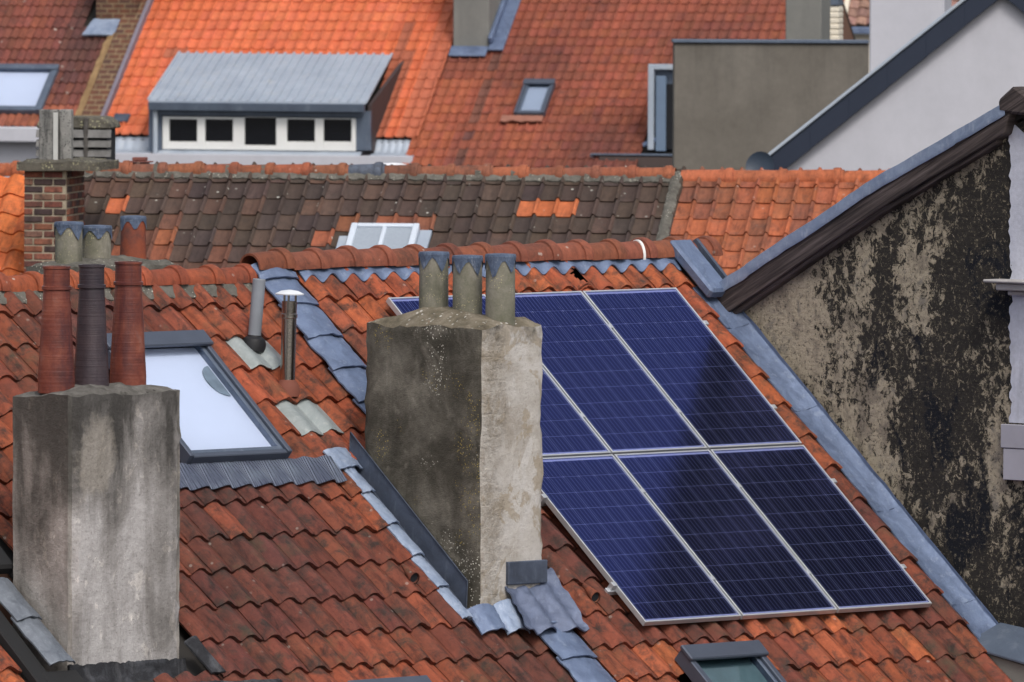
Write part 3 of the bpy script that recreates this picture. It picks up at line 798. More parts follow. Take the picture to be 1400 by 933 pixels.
lathe('clay_collar', [(.095, -.06), (.09, -.01), (.075, .025), (.056, .05), (.054, .055)], plain('clay_collar', (.17, .055, .035), .8), p2, B2, ax2, 20)

# lead strip between the two roofs: one dressed piece overlapping the next
def lead_piece(name, a0, a1, b0, b1, cu, cl, mat, parent, arch=.03, seed=0., t=.012, nu=14, nv=8, label=None):
    def fn(s, q):
        a = a0 + (a1 - a0) * s + .010 * nz(q * 3 + seed, s * 4)
        b = b0 + (b1 - b0) * q + .016 * nz(s * 4, seed * 3) * q
        c = cu + (cl - cu) * q + arch * sin(pi * s) ** .8 + .012 * nz(s * 5 + seed, q * 4, 2) + .006 * nz(s * 14 + seed, q * 12, 5)
        return FA.pt(a, b, c)
    return sheet(name, fn, nu, nv, FA.n * t, mat, parent, label)
n_ = 0
b = -.36
while b < 4.7:
    L_ = .325
    if not (1.25 < b + L_ / 2 < 2.55):
        lead_piece('lead_flashing', -.955 + .01 * nz(n_), -.60 + .012 * nz(n_ + 5), b - .05, b + L_, CR + .025, CR + .050, MAT['lead'], hl, .032, n_ * 1.7)
    b += L_; n_ += 1
lead_piece('ridge_saddle', -.97, -.60, -.46, -.30, CR + .055, CR + .055, MAT['lead'], hl, .035, 40)

# ------------------------------------------------------------------ chimney with three tall pots (left)
top1 = z_for(FA.up(-4.285, 2.25), 536)
g1d = chimney_grime('grimed_pale_render', (.45, .43, .425), (.235, .22, .21), (.075, .07, .066), FA.O.z - 1.4, FA.O.z + top1 + .1, (FA.up(FA.pg(132, 625, 2.25)[0], 2.25, FA.pg(132, 625, 2.25)[1]), (.17, .30)))
g1l = chimney_grime('grimed_dark_render', (.42, .39, .365), (.25, .23, .21), (.10, .093, .084), FA.O.z - 2.2, FA.O.z + top1, None)
g1t = stained('crumbling_cap_mortar', [(0, (.075, .07, .06)), (.5, (.17, .16, .145)), (1, (.30, .285, .26))], 7, specks=[((.05, .045, .04), 22, .2, .5, .62, 6)], bump=.03)
ch1 = jitter_box('chimney', FA.up, CH1[:2], CH1[2:], -3.2, top1, [g1l, g1d, g1t], hl, .008, .055, 'broad grey rendered chimney with three tall tapering pots', round_=.09)
for (u, vb, vt, mt, lb) in ((77, 521, 364, 'pot_red', 'tall red-brown glazed pot, left of three'), (125, 517, 362, 'pot_dark', 'tall dark purple glazed pot, middle of three'), (175, 514, 358, 'pot_red', 'tall red-brown glazed pot, right of three')):
    a, z = FA.pg(u, vb, 1.95)
    Bp = FA.up(a, 1.95, z)
    H = z_for(Bp, vt)
    k = 1.0 if u != 125 else .95
    pr = [(.123 * k, -.08), (.123 * k, 0)] + [(k * (.124 - .034 * (j / 10)), (H - .16) * j / 10) for j in range(1, 11)] + [(k * .1, H - .155), (k * .1, H - .135), (k * .089, H - .13), (k * .088, H - .02), (k * .094, H - .016), (k * .094, H), (k * .075, H), (k * .07, H - .3)]
    po = lathe('chimney_pot', pr, MAT[mt], ch1, Bp, Z, 28, lb, .012)

# flashing along the left side and foot of that chimney
for k, (b0, b1, mt) in enumerate(((2.40, 2.80, 'lead_new'), (2.74, 3.22, 'lead_new'))):
    lead_piece('side_flashing', -5.60, -5.37, b0, b1, CL + .05, CL + .075, metal_mat('dull_silver_lead_%d' % k, (.17, .19, .22), (.10, .115, .14), (.30, .32, .35), 9, .55, .3), hl, .035, 60 + k, label='dull silvery lead flashing beside the broad chimney')
boxes('tarred_gutter', FA.pt, [(-5.66, -5.34, 3.23, 3.62, CL - .05, CL + .03), (-5.75, -5.60, 2.3, 3.7, CL - .05, CL + .02)], MAT['black'], hl, .01)
boxes('tarred_ledge', FA.pt, [(-5.95, -5.28, 2.10, 2.33, CL + .02, CL + .11)], MAT['black'], hl, .02)
zb = -3.15 * sin(FA.al) + CL * cos(FA.al)
TAR = stained('tarred_lead', [(0, (.012, .012, .013)), (.5, (.035, .036, .042)), (1, (.11, .115, .13))], 7, streak=((.16, .16, .17), .5, .55, .7, 9), bump=.02, rough=.7)
sheet('foot_flashing', lambda s, t: FA.up(-5.36 + 1.09 * s, 2.262 + .012 * nz(s * 9, t * 4) + .05 * t * t, zb - .01 + .02 * nz(s * 12, 3) + .012 * nz(s * 40, 1) - .19 * t), 60, 8, FA.g * .02, TAR, hl, 'dark tarred flashing at the foot of the broad chimney')
sheet('foot_gutter', lambda s, t: FA.pt(-5.40 + 1.72 * s, 3.44 + .06 * s + (.40 - .34 * s) * t + .015 * nz(s * 8, 2), CL + .085 + .02 * sin(pi * t) + .012 * nz(s * 6, t * 5) + .012 * nz(s * 25, t * 9)), 60, 10, FA.n * .05, TAR, hl)
sheet('corner_flap', lambda s, t: FA.pt(-4.27 + .13 * s + .04 * t, 3.10 + .30 * t, CL + .09 + .05 * sin(pi * s) * (1 - t)), 6, 6, FA.n * .015, TAR, hl)

# ------------------------------------------------------------------ low chimney behind the left ridge
gB = -.95
mb = jitter_box('chimney', FA.up, (FA.pg(70, 350, gB)[0] - .05, FA.pg(205, 350, gB)[0] + .10), (gB - .22, gB + .22), -.8, FA.pg(180, 362, gB)[1], [MAT['mortar'], MAT['mortar'], MAT['mortar']], hl, .012, .06, 'low mortared chimney behind the ridge with three short pots')
def lead_crown(base, r, z, parent, npt=5, depth=.09, seed=0):
    N = npt * 6; vs, fs = [], []
    for k in range(N):
        t = 2 * pi * k / N; q = abs(((k / 6 + seed * .3) % 1) - .5) * 2
        dd = depth * (.18 + .82 * (1 - q) ** 1.4) * (1 + .7 * nz(floor(k / 6 + seed * .3) * 1.7, seed))
        for (rr, zz) in ((r * .55, z + .016), (r * 1.04, z + .012), (r * 1.09, z - .004), (r * 1.07, z - dd * .5), (r * (1.05 + .05 * (1 - q)), z - dd)):
            vs.append(base + Vector((cos(t) * rr, sin(t) * rr, zz + .004 * nz(k, seed))))
    for k in range(N):
        j = (k + 1) % N
        for i in range(4): fs.append((k * 5 + i, k * 5 + i + 1, j * 5 + i + 1, j * 5 + i))
    fs.append(tuple(k * 5 for k in range(N)))
    o = add('lead_crown', vs, fs, MAT['lead_crown'], parent, False)
    fix(o.data)
for (u, vt, hw, mt, lb) in ((94, 306, 18.5, 'pot_grey', 'grey concrete pot with folded lead top, left of the low chimney'), (132, 311, 19.5, 'pot_grey', 'grey concrete pot with folded lead top, middle of the low chimney'), (182, 298, 16.5, 'pot_old', 'weathered orange clay pot with folded lead top')):
    a, z = FA.pg(u, 372, gB); Bp = FA.up(a, gB, z); H = z_for(Bp, vt); r = hw / 192
    tp = 1.12 if mt == 'pot_old' else 1.0
    po = lathe('chimney_pot', [(r * tp, -.15), (r * tp, 0), (r, H - .02), (r * .96, H), (r * .8, H)], MAT[mt], mb, Bp, Z, 24, lb, .015)
    lead_crown(Bp, r, H, mb, 5, .10, u)

# ------------------------------------------------------------------ solar house
hr = thing('tiled_house', 'red tiled house carrying the solar panels and the mottled chimney', 'house', FA.up(1.4, 0, GZ))
roofR = shell(hr, FA, CR, -.755, 3.60, -.50, 5.2, GZ, WALLM)
def colR(a, b, u, v):
    t = .62 + .6 * nz(a * .8 + 11, b * .6) + .3 * (RND() - .5)
    if b > 3.2: t -= .20
    if b < .2: t += .3
    if a > 3.0: t += .08
    c = mixc(PUR, DRK, t / .3) if t < .3 else mixc(DRK, MID, (t - .3) / .3) if t < .6 else mixc(MID, ORG, min(1, (t - .6) / .4))
    if RND() < .06: c = mixc(c, (.45, .12, .045), .8)
    return vary(c)
def skipR(a, b):
    if .14 < a < .81 and b > 3.63: return True
    if a < -.64 + .1 and 1.2 < b < 3.0 and a < -.6: return True
    return False
def hidR(u, v, a, b):
    return (.12 < a < 2.98 and .14 < b < 3.18) or (520 < u < 735 and 450 < v < 780)
spR = near_ab(FA, CR, [((802, 818), ('vent_tile', mA_vent, 'clay vent tile with a small hooded dark hole')), ((786, 374), ('broken_tile', mA_hole, 'broken tile with a jagged dark hole'))])
put_tiles(roofR, FA, CR, mA, MAT['tileAs'], TWR, PIT, -.55, 3.39, bR0, 5.0, colR, skipR, hidR, spR)
mRR = ridge_mesh('ridge_tile', .345, .116, .022, MAT['ridge'], (-.02, 1.02))
put_ridge(roofR, FA, mRR, -.95, 3.86, .345, -.455, CR, .012, lambda i, a: vary(mixc((.27, .085, .045), DRK, RND() * .7), .12))
def rapron(s, t):
    a = -.55 + 3.93 * s; w_ = cos(2 * pi * ((a + .55) / TWR - .34))
    return FA.pt(a, -.42 + t * (.125 - .020 * w_ + .012 * nz(a * 5, 1)), CR + .062 + .022 * t * w_ + .004 * nz(a * 14, t * 3))
sheet('ridge_apron', rapron, 260, 5, FA.n * .010, MAT['lead'], hr, 'lead strip with a wavy hem under the ridge tiles')
lathe('white_strap', [(.112, 0), (.120, .003), (.120, .022), (.112, .025)], MAT['white_frame'], hr, FA.pt(FA.px(862, 345, CR)[0], -.455, CR) + Z * .018, (FA.h + FA.g * .35), 24)

# chimney 2
top2 = z_for(FA.up(-1.31, 2.165), 447)
cap2 = stained('crumbling_cap_mortar_lichened', [(0, (.06, .05, .035)), (.5, (.20, .17, .12)), (1, (.36, .31, .24))], 6, specks=[((.65, .63, .58), 26, .22, .48, .56, 4), ((.30, .12, .06), 14, .2, .6, .68, 3)], bump=.03)
ch2 = jitter_box('chimney', FA.up, CH2[:2], CH2[2:], -2.6, top2, [MAT['ch2_left'], MAT['ch2_front'], cap2], hr, .011, .085, 'mottled chimney, dark on one side and pale on the other, with three short pots')
for k, (u, vt, ) in enumerate(((593, 347), (639, 352), (684, 350))):
    g, z = FA.pa(u, 414, -.97); Bp = FA.up(-.97, g, z); H = z_for(Bp, vt)
    po = lathe('chimney_pot', [(.104, -.2), (.103, 0), (.100, H - .02), (.097, H), (.08, H)], MAT['pot_grey'], ch2, Bp, Z, 26, ('left', 'middle', 'right')[k] + ' short concrete pot with folded lead top', .014)
    lead_crown(Bp, .100, H, ch2, 5, .12, k * 3 + 1)
# stepped lead and dark gutter along its left side
for k in range(5):
    b0 = 1.50 + k * .315
    lead_piece('side_flashing', -1.545, -1.425, b0 - .03, b0 + .30, CL + .07, CL + .095, MAT['lead_new'], hr, .02, 20 + k, nu=8)
lead_piece('side_flashing', -1.60, -1.36, 1.36, 1.56, CL + .08, CL + .09, MAT['lead_new'], hr, .03, 29)
for k in range(3):
    b0 = 1.50 + k * .52
    lead_piece('side_gutter', -1.44, -1.325, b0 - .02, b0 + .53, CL + .02, CL + .03, MAT['lead_dark'], hr, -.01, 31 + k, nu=6)
def up2(s, t):      # metal upstand against the chimney, following the slope
    b = 1.46 + 1.50 * s
    return FA.up(-1.345 - .012 * (1 - t), b * cos(FA.al) + CL * sin(FA.al), -b * sin(FA.al) + CL * cos(FA.al) + .05 + .20 * t)
sheet('upstand', up2, 2, 1, FA.h * .012, MAT['lead_dark'], hr, 'straight dark metal upstand along the mottled chimney')
lead_piece('corner_lead', -1.44, -1.17, 2.98, 3.20, CL + .10, CL + .075, MAT['lead'], hr, .05, 36)
lead_piece('corner_lead', -1.20, -.98, 2.98, 3.22, CL + .13, CL + .08, MAT['lead_new'], hr, .05, 37)
# apron over the foot of the front face
zf = -2.97 * sin(FA.al) + CR * cos(FA.al)
boxes('apron_upstand', FA.up, [(-1.05, -.655, 2.15, 2.19, zf + .16, zf + .32)], MAT['lead_dark'], hr, .006)
def apron(s, t):
    a = -1.05 + .56 * s - .05 * t; b = 2.84 + .46 * t - .10 * s * (1 - t)
    return FA.pt(a + .06 * t * (s - .5) + .02 * nz(t * 4, 8), b + .03 * nz(s * 5, 3) * t, CR + .125 - .03 * t + (.012 + .018 * t) * cos(2 * pi * (a + .55 - .07) / TW) + .022 * nz(s * 5, t * 5) + .010 * nz(s * 13, t * 11))
sheet('apron', apron, 40, 24, FA.n * .012, metal_mat('slate_blue_lead', (.135, .165, .25), (.085, .105, .165), (.22, .25, .33), 6, .5, .3, .014), hr, 'broad creased lead apron at the foot of the mottled chimney')

# lower skylight and the one at the picture's foot
roof_window(hr, FA, .085, .868, 3.635, 4.80, CR + .105, 'small grey skylight with greenish glass below the panels', MAT['slate_metal'], plain('teal_lining', (.12, .19, .18), .5, 0, 5, .6), .052)
roof_window(hl, FA, -3.21, -2.46, 3.678, 4.7, CL + .105, 'skylight whose top edge just shows at the picture foot', MAT['slate_metal'], MAT['dark'])

# lead valley against the soot-black gable
AW = 3.61
for k, (b0, b1) in enumerate(((-.12, .34), (.30, 1.22), (1.18, 2.28), (2.24, 3.25), (3.21, 4.4))):
    def fn(s, q, b0=b0, b1=b1, k=k):
        b = b0 + (b1 - b0) * q
        if s < .72:
            e = s / .72; a = 3.375 + (3.59 - 3.375) * e; c = CR + .03 + .045 * e - .02 * sin(pi * e) + .010 * nz(e * 5 + k, b * 4) + .004 * q
            return FA.pt(a + .010 * nz(b * 5, k), b, c)
        e = (s - .72) / .28
        return FA.pt(3.592, b, CR + .075 + .03 * e + .012 * nz(b * 6, k)) - FA.h * (.004 * e)
    sheet('valley_lead', fn, 14, 16, FA.n * .012, MAT['lead'], hr)
boxes('verge_roll', FA.pt, [(3.36, 3.58, -.50, .06, CR + .06, CR + .15)], MAT['lead'], hr, .02)
prism('ridge_end_plate', [FA.up(3.62, FA.d.dot(FA.g) * -.5 + .02, .33), FA.up(3.62, -.02, .02), FA.up(3.62, -.5, -.1), FA.up(3.62, -.75, .1)], FA.h * .03, MAT['lead_dark'], hr)

# rails and panels
for b in (.38, 1.28, 2.05, 2.95):
    boxes('mounting_rail', FA.pt, [(-.06, 3.08, b - .02, b + .02, -.082, -.042)], MAT['alu'], hr, .003)
cellm = bpy.data.meshes.new('solar_cell')
_q = .1542; _e = .005
cellm.from_pydata([(_e, 0, 0), (_q - _e, 0, 0), (_q, _e, 0), (_q, _q - _e, 0), (_q - _e, _q, 0), (_e, _q, 0), (0, _q - _e, 0), (0, _e, 0)], [], [tuple(range(8))])
cellm.materials.append(MAT['cell'])
plab = {(0, 0): 'blue solar panel mostly hidden behind the mottled chimney, upper row', (1, 0): 'blue solar panel in the middle of the upper row', (2, 0): 'solar panel at the right end of the upper row, half darkened by reflection',
        (0, 1): 'blue solar panel at the left end of the lower row', (1, 1): 'solar panel in the middle of the lower row', (2, 1): 'darkest solar panel, at the right end of the lower row'}
pw, pl_ = .992, 1.65
for (i, j), lb in plab.items():
    a0, b0 = .006 + i * PA, .004 + j * PB
    T_ = thing('solar_panel', lb, 'solar panel', FA.pt(a0, b0 + pl_, -.04), 'solar panels on the front roof')
    f_ = .014
    boxes('frame', FA.pt, [(a0, a0 + f_, b0, b0 + pl_, -.04, .0), (a0 + pw - f_, a0 + pw, b0, b0 + pl_, -.04, .0), (a0 + f_, a0 + pw - f_, b0, b0 + f_, -.04, -.0005), (a0 + f_, a0 + pw - f_, b0 + pl_ - f_, b0 + pl_, -.04, -.0005)], MAT['alu'], T_, .0015)
    boxes('backsheet', FA.pt, [(a0 + f_, a0 + pw - f_, b0 + f_, b0 + pl_ - f_, -.018, -.012)], MAT['back'], T_)
    add('glass', [FA.pt(a0 + f_, b0 + f_, -.004), FA.pt(a0 + f_, b0 + pl_ - f_, -.004), FA.pt(a0 + pw - f_, b0 + pl_ - f_, -.004), FA.pt(a0 + pw - f_, b0 + f_, -.004)], [(0, 1, 2, 3)], MAT['pane_panel'], T_)
    for r in range(10):
        for q in range(6):
            o = bpy.data.objects.new('cell', cellm)
            link(o, T_, Matrix.Translation(FA.pt(a0 + .0215 + q * .1588, b0 + .035 + r * .1582 + _q, -.0088)) @ FA.R)
    for fb in (.23, .77):
        if i < 2: boxes('clamp', FA.pt, [(a0 + pw - .008, a0 + PA + .008, b0 + pl_ * fb - .02, b0 + pl_ * fb + .02, -.02, .006)], MAT['alu'], T_, .002)
        if i == 2: boxes('clamp', FA.pt, [(a0 + pw - .008, a0 + pw + .03, b0 + pl_ * fb - .02, b0 + pl_ * fb + .02, -.04, .006)], MAT['alu'], T_, .002)
        if i == 0: boxes('clamp', FA.pt, [(a0 - .04, a0 + .008, b0 + pl_ * fb - .02, b0 + pl_ * fb + .02, -.06, .006)], MAT['alu'], T_, .002)

# ------------------------------------------------------------------ neighbouring roof at the lower left corner
h0 = thing('tiled_house', 'house at the lower left corner showing a few bright orange tiles', 'house', FA.up(-7, 0, GZ))
C0 = CL - .05
roof0 = shell(h0, FA, C0, -9., -5.76, -.40, 5.2, GZ, WALLM)
put_tiles(roof0, FA, C0, mA, MAT['tileAs'], TW, PIT, -8.86, -5.78, bL0 + .1, 5.0, lambda a, b, u, v: vary(ORG, .15), None, None)

# ------------------------------------------------------------------ gable house on the right
hg = thing('gable_house', 'house with the soot-blackened plaster gable at the right edge', 'house', FA.up(6, 2.8, GZ))
SL = .528
KN = [FA.pa(u, v, AW - .115) for (u, v) in ((985, 385), (1195, 244), (1364, 146))]      # the verge is slightly bowed
KN = [(KN[0][0] - 2., KN[0][1] - 2. * (KN[1][1] - KN[0][1]) / (KN[1][0] - KN[0][0]))] + KN
KN.append((2.82, KN[-1][1] + (2.82 - KN[-1][0]) * (KN[-1][1] - KN[-2][1]) / (KN[-1][0] - KN[-2][0])))
PK = KN[-1]
KN.append((PK[0] + 6, PK[1] - 6 * SL))
def vz(g): return float(np.interp(g, [k[0] for k in KN], [k[1] for k in KN])) - .012
KM = KN[2][0]
wpoly = [FA.up(AW, -2.0, GZ), FA.up(AW, -2.0, vz(-2.0) - .2)] + [FA.up(AW, g, vz(g) - .15) for g in (-1, 0, KM, 2, PK[0], 4, 6)] + [FA.up(AW, 6., GZ)]
prism('gable_wall', wpoly, FA.h * 6., MAT['soot'], hg, 0, 'gable plaster blackened by soot and flaking to tan')
for gs in ([KN[0][0], KM, PK[0]], [PK[0], PK[0] + 6]):
    prism('roof', [FA.up(AW - .02, g, vz(g) - .02) for g in gs] + [FA.up(AW - .02, g, vz(g) - .13) for g in gs[::-1]], FA.h * 6., MAT['felt'], hg)
prism('verge_board', [FA.up(AW - .10, -.35, vz(-.35) - .06), FA.up(AW - .10, KM, vz(KM) - .06), FA.up(AW - .10, 2.78, vz(2.78) - .06), FA.up(AW - .10, 2.72, vz(2.72) - .205), FA.up(AW - .10, KM, vz(KM) - .225), FA.up(AW - .10, -.16, vz(-.16) - .25)], FA.h * .13, MAT['board'], hg, .006, 'dark weathered verge board along the soot gable')
prism('verge_board', [FA.up(AW - .07, -.2, vz(-.2) - .12), FA.up(AW - .07, KM, vz(KM) - .12), FA.up(AW - .07, 2.66, vz(2.66) - .12), FA.up(AW - .07, 2.62, vz(2.62) - .24), FA.up(AW - .07, KM, vz(KM) - .262), FA.up(AW - .07, -.08, vz(-.08) - .285)], FA.h * .10, MAT['board'], hg, .006)
for k in range(6):
    gA, gB_ = -.25 + k * .5, -.25 + (k + 1) * .5 + .02
    def fn(s, t, gA=gA, gB_=gB_, k=k):
        g = gA + (min(gB_, 2.74) - gA) * s
        w_ = .007 * nz(g * 6, k) + .003 * (k % 2)
        if t < .5: return FA.up(AW - .115 + .5 * (1 - t * 2) * .6, g, vz(g) + .012 + w_ + .02 * (1 - 2 * t))
        return FA.up(AW - .118 - .008 * nz(g * 9, t), g, vz(g) + .012 + w_ - .088 * (t - .5) * 2 + .008 * nz(g * 7, 3) * t)
    sheet('verge_lead', fn, 12, 6, Vector((0, 0, .008)) + FA.h * -.004, MAT['lead_new'], hg)
prism('ridge_cap', [FA.up(AW - .12, 2.68, vz(2.68) - .03), FA.up(AW - .12, 2.67, vz(2.67) + .06), FA.up(AW - .12, 2.82, vz(2.82) + .10), FA.up(AW - .12, 3.05, vz(3.05) + .10), FA.up(AW - .12, 3.1, vz(3.1) + .02)], FA.h * .4, MAT['board'], hg, .02)
# old white paint nearer the front, with a ragged edge
edge = []
for k in range(60):
    v = 172 + (578 - 172) * k / 59
    u = 1381 + 5 * nz(v * .05, 1) + 4.5 * nz(v * .21, 4) + 2.5 * nz(v * .6, 7) - (16 if v < 185 else 0)
    g, z = FA.pa(u, v, AW - .012); edge.append(FA.up(AW - .012, g, z))
gx, zx = FA.pa(1375, 160, AW - .012)
prism('painted_patch', [FA.up(AW - .012, 3.5, vz(3.5) - .30), FA.up(AW - .012, 2.85, vz(2.85) - .24), FA.up(AW - .012, gx, zx + .0)] + edge + [FA.up(AW - .012, 3.5, edge[-1].z - FA.O.z)], FA.h * .009, MAT['white_old'], hg, 0, 'flaking bluish-white paint at the right edge of the gable')
gc = FA.pa(1352, 390, AW - .15)[0]; zc = FA.pa(1352, 390, AW - .15)[1]
boxes('cornice', FA.up, [(AW - .20, AW - .004, gc - .02, 3.6, zc + .02, zc + .042), (AW - .15, AW - .004, gc + .06, 3.6, zc - .035, zc + .018), (AW - .09, AW - .004, gc + .12, 3.6, zc - .07, zc - .037)], plain('grey_stone_moulding', (.40, .38, .37), .8, 0, 9, .6), hg, .008, 'grey moulded cornice end on the gable')
ga, za = FA.pa(1368, 580, AW - .05); gb_, zb_ = FA.pa(1368, 656, AW - .05)
boxes('board', FA.up, [(AW - .05, AW - .004, ga, 3.6, (za + zb_) / 2 + .03, za)], plain('grey_painted_board', (.34, .33, .37), .7, 0, 3, .3), hg, .004)
boxes('board', FA.up, [(AW - .045, AW - .004, ga + .02, 3.6, zb_, (za + zb_) / 2 + .025)], plain('grey_painted_board_2', (.36, .35, .39), .7, 0, 3, .3), hg, .004)
g5, z5 = FA.pa(1350, 884, AW - .12)
prism('gutter_ledge', [FA.up(AW - .30, g5 - .02, z5), FA.up(AW - .30, 3.7, z5 - .20), FA.up(AW - .30, 3.7, z5 - .75), FA.up(AW - .30, g5 + .12, z5 - .10)], FA.h * .296, MAT['concrete2'], hg, .01, 'lead-topped stone ledge at the lower right corner')
prism('ledge_lead', [FA.up(AW - .33, g5 - .05, z5 + .004), FA.up(AW - .33, 3.7, z5 - .19), FA.up(AW - .004, 3.7, z5 + .02), FA.up(AW - .004, g5 + .02, z5 + .15)], Z * .02, MAT['zinc_dark'], hg, .004)

# ================================================================== second row
GB = -FB.O.z
BRN, OR2 = (.088, .056, .042), (.46, .125, .048)
wB, pB = .2085, .318
bB0 = FB.px(150, 268, .03)[1]
while bB0 - pB > .05: bB0 -= pB
mB = [tile_mesh('flat_pantile', prof_pan(wB, .042), pB + .05, .024, .020, MAT['tileB'], s) for s in range(4)]
mB2 = [tile_mesh('flat_pantile_orange', prof_pan(wB, .042), pB + .05, .024, .020, MAT['tileB2'], s) for s in range(4)]
A_L, A_R = -4.86, 1.70
hb = thing('tiled_house', 'long dark brown tiled roof with pale lichen spots in the second row', 'house', FB.up(-2, 0, GB))
roofB = shell(hb, FB, 0., A_L, A_R + .10, -.02, 4.5, GB, WALLM)
orange_px = [(157, 275), (735, 279), (762, 279), (788, 278), (475, 303), (527, 302), (556, 301), (583, 302), (165, 350), (222, 325), (228, 350), (440, 325)]
def colB(a, b, u, v):
    for (x, y) in orange_px:
        if abs(u - x) < 13.5 and abs(v - y) < 11: return vary(OR2 if y == 275 or x > 700 else mixc(OR2, BRN, .25 + .45 * RND()), .15)
    c = vary(mixc(BRN, (.060, .042, .035), RND()), .16)
    if u < 330 and v > 300 and RND() < .35: c = mixc(c, (.22, .08, .045), .25 + .4 * RND())
    elif u < 560 and RND() < .14: c = mixc(c, (.15, .075, .05), .5)
    elif RND() < .05: c = mixc(c, (.13, .075, .055), .5)
    return c
def skipB(a, b): return -1.54 < a < -.76 and 1.18 < b < 2.2
put_tiles(roofB, FB, 0., mB, MAT['tileBs'], wB, pB, A_L + .02, A_R, bB0, 4.4, colB, skipB, lambda u, v, a, b: v > 395 or (u > 350 and v > 362))
mRB = ridge_mesh('ridge_tile', .385, .098, .020, MAT['ridge'])
def colRB(i, a):
    return (.10, .12, .16) if abs(a - (-1.92)) < .2 else vary(mixc((.36, .105, .05), (.20, .085, .05), RND()), .15)
put_ridge(roofB, FB, mRB, A_L + .02, A_R + .02, .385, -.02, 0, .0, colRB)
sheet('mortar_bed', lambda s, t: FB.pt(A_L + (A_R - A_L + .05) * s, -.0 + .135 * t + .03 * nz(s * 90, 2) * t, .07 - .03 * t + .014 * nz(s * 150, t * 7)), 260, 4, FB.n * .06, MAT['mortar'], roofB)
sheet('mortar_fillet', lambda s, t: FB.pt(A_R + .0 + .12 * s + .012 * nz(t * 30, s), -.02 + 3. * t, .05 + .03 * sin(pi * s) + .014 * nz(s * 6, t * 70)), 6, 80, FB.n * .06, MAT['mortar'], roofB)
for i in range(18):                                     # mortar lumps where the ridge tiles meet
    a = A_L + .02 + .385 * (i + 1) - .05
    if RND() < .4: lathe('mortar_lump', [(.03, -.06), (.113, -.05 * RND() - .02), (.112, .0), (.03, .02)], MAT['mortar'], roofB, FB.pt(a - .05, -.02 + .01 * RND(), -.018), FB.h, 14, None, .16)
# its rooflight
rl = boxes('roof_window', FB.pt, [(-1.53, -1.465, 1.13, 2.2, .0, .12), (-.875, -.81, 1.13, 2.2, .0, .12), (-1.195, -1.15, 1.18, 2.2, .0, .11), (-1.465, -.875, 1.125, 1.18, .0, .115)], plain('pale_blue_white_metal', (.62, .68, .76), .4, .2, 4, .15), hb, .008, 'pale metal rooflight with two frosted panes')
for (a0, a1) in ((-1.465, -1.195), (-1.15, -.875)):
    boxes('pane', FB.pt, [(a0, a1, 1.18, 2.2, .06, .085)], plain('frosted_glazing', (.30, .34, .39), .25, 0, 30, .2), rl)
for b_ in ((-1.64, -1.535, 1.30, 2.2, .0, .06), (-.805, -.68, 1.16, 2.2, .0, .055)): boxes('side_flashing', FB.pt, [b_], MAT['zinc'], rl, .006)
# white dome light on the far slope, just above the ridge
dP = at_y(537, 240, 123.55)
lathe('dome_light', [(.30, -.25), (.295, .0), (.28, .035), (.24, .075), (.17, .108), (.09, .128), (.01, .134)], plain('opal_dome', (.8, .8, .82), .35, 0, 1, .05), hb, dP, Z, 28, 'white domed rooflight just behind the brown ridge')
_vp = at_y(192, 230, 124.05)
vb = boxes('roof_vent', lambda a, b, c: _vp + FB.h * a - FB.g * b + Z * c, [(-.09, .09, -.08, .08, -.35, .055)], plain('vent_clay', (.14, .05, .04), .7), hb, .01, 'small red-brown box vent behind the ridge')
boxes('vent_cap', lambda a, b, c: _vp + FB.h * a - FB.g * b + Z * c, [(-.115, .125, -.1, .1, .06, .075), (-.075, .065, -.08, .08, .078, .115)], plain('vent_clay_cap', (.19, .065, .05), .7), vb, .006)

# right-hand orange house of that row
ho = thing('tiled_house', 'orange tiled house right of the brown roof, behind the verge', 'house', FB.up(3.6, 0, GB))
roofO = shell(ho, FB, 0., A_R + .105, 7.5, -.02, 4.5, GB, WALLM)
def colO(a, b, u, v): return vary(mixc((.40, .115, .048), (.22, .085, .05), RND() ** 1.6), .12)
put_tiles(roofO, FB, 0., mB2, MAT['tileBs'], wB, pB, A_R + .115, 7.4, bB0, 4.4, colO, None, lambda u, v, a, b: v > 400 or (v - 395) > -(u - 985) * .68)
mRO = ridge_mesh('ridge_tile', .56, .100, .018, MAT['ridge'])
put_ridge(roofO, FB, mRO, A_R + .10, 7.5, .56, -.02, 0, -.010, lambda i, a: vary((.45, .13, .055), .1))
# left-hand orange house
hq = thing('tiled_house', 'bright orange tiled house at the left edge beside the brick chimney', 'house', FB.up(-7, 0, GB))
roofQ = shell(hq, FB, -.02, -9.5, A_L - .01, -.02, 4.5, GB, WALLM)
mQ = [tile_mesh('wide_pantile', prof_wave(.25, .05, 8), .42, .03, .02, MAT['tileB2'], s) for s in range(3)]
put_tiles(roofQ, FB, -.02, mQ, MAT['tileBs'], .25, .37, -9.12, A_L - .02, FB.px(10, 292, .03)[1] - .37, 4., lambda a, b, u, v: vary((.62, .16, .045), .12), None, lambda u, v, a, b: v > 400 or u > 70)
put_ridge(roofQ, FB, mRB, -9.5, A_L - .02, .385, -.02, -.02, .012, lambda i, a: vary((.42, .12, .05), .15))

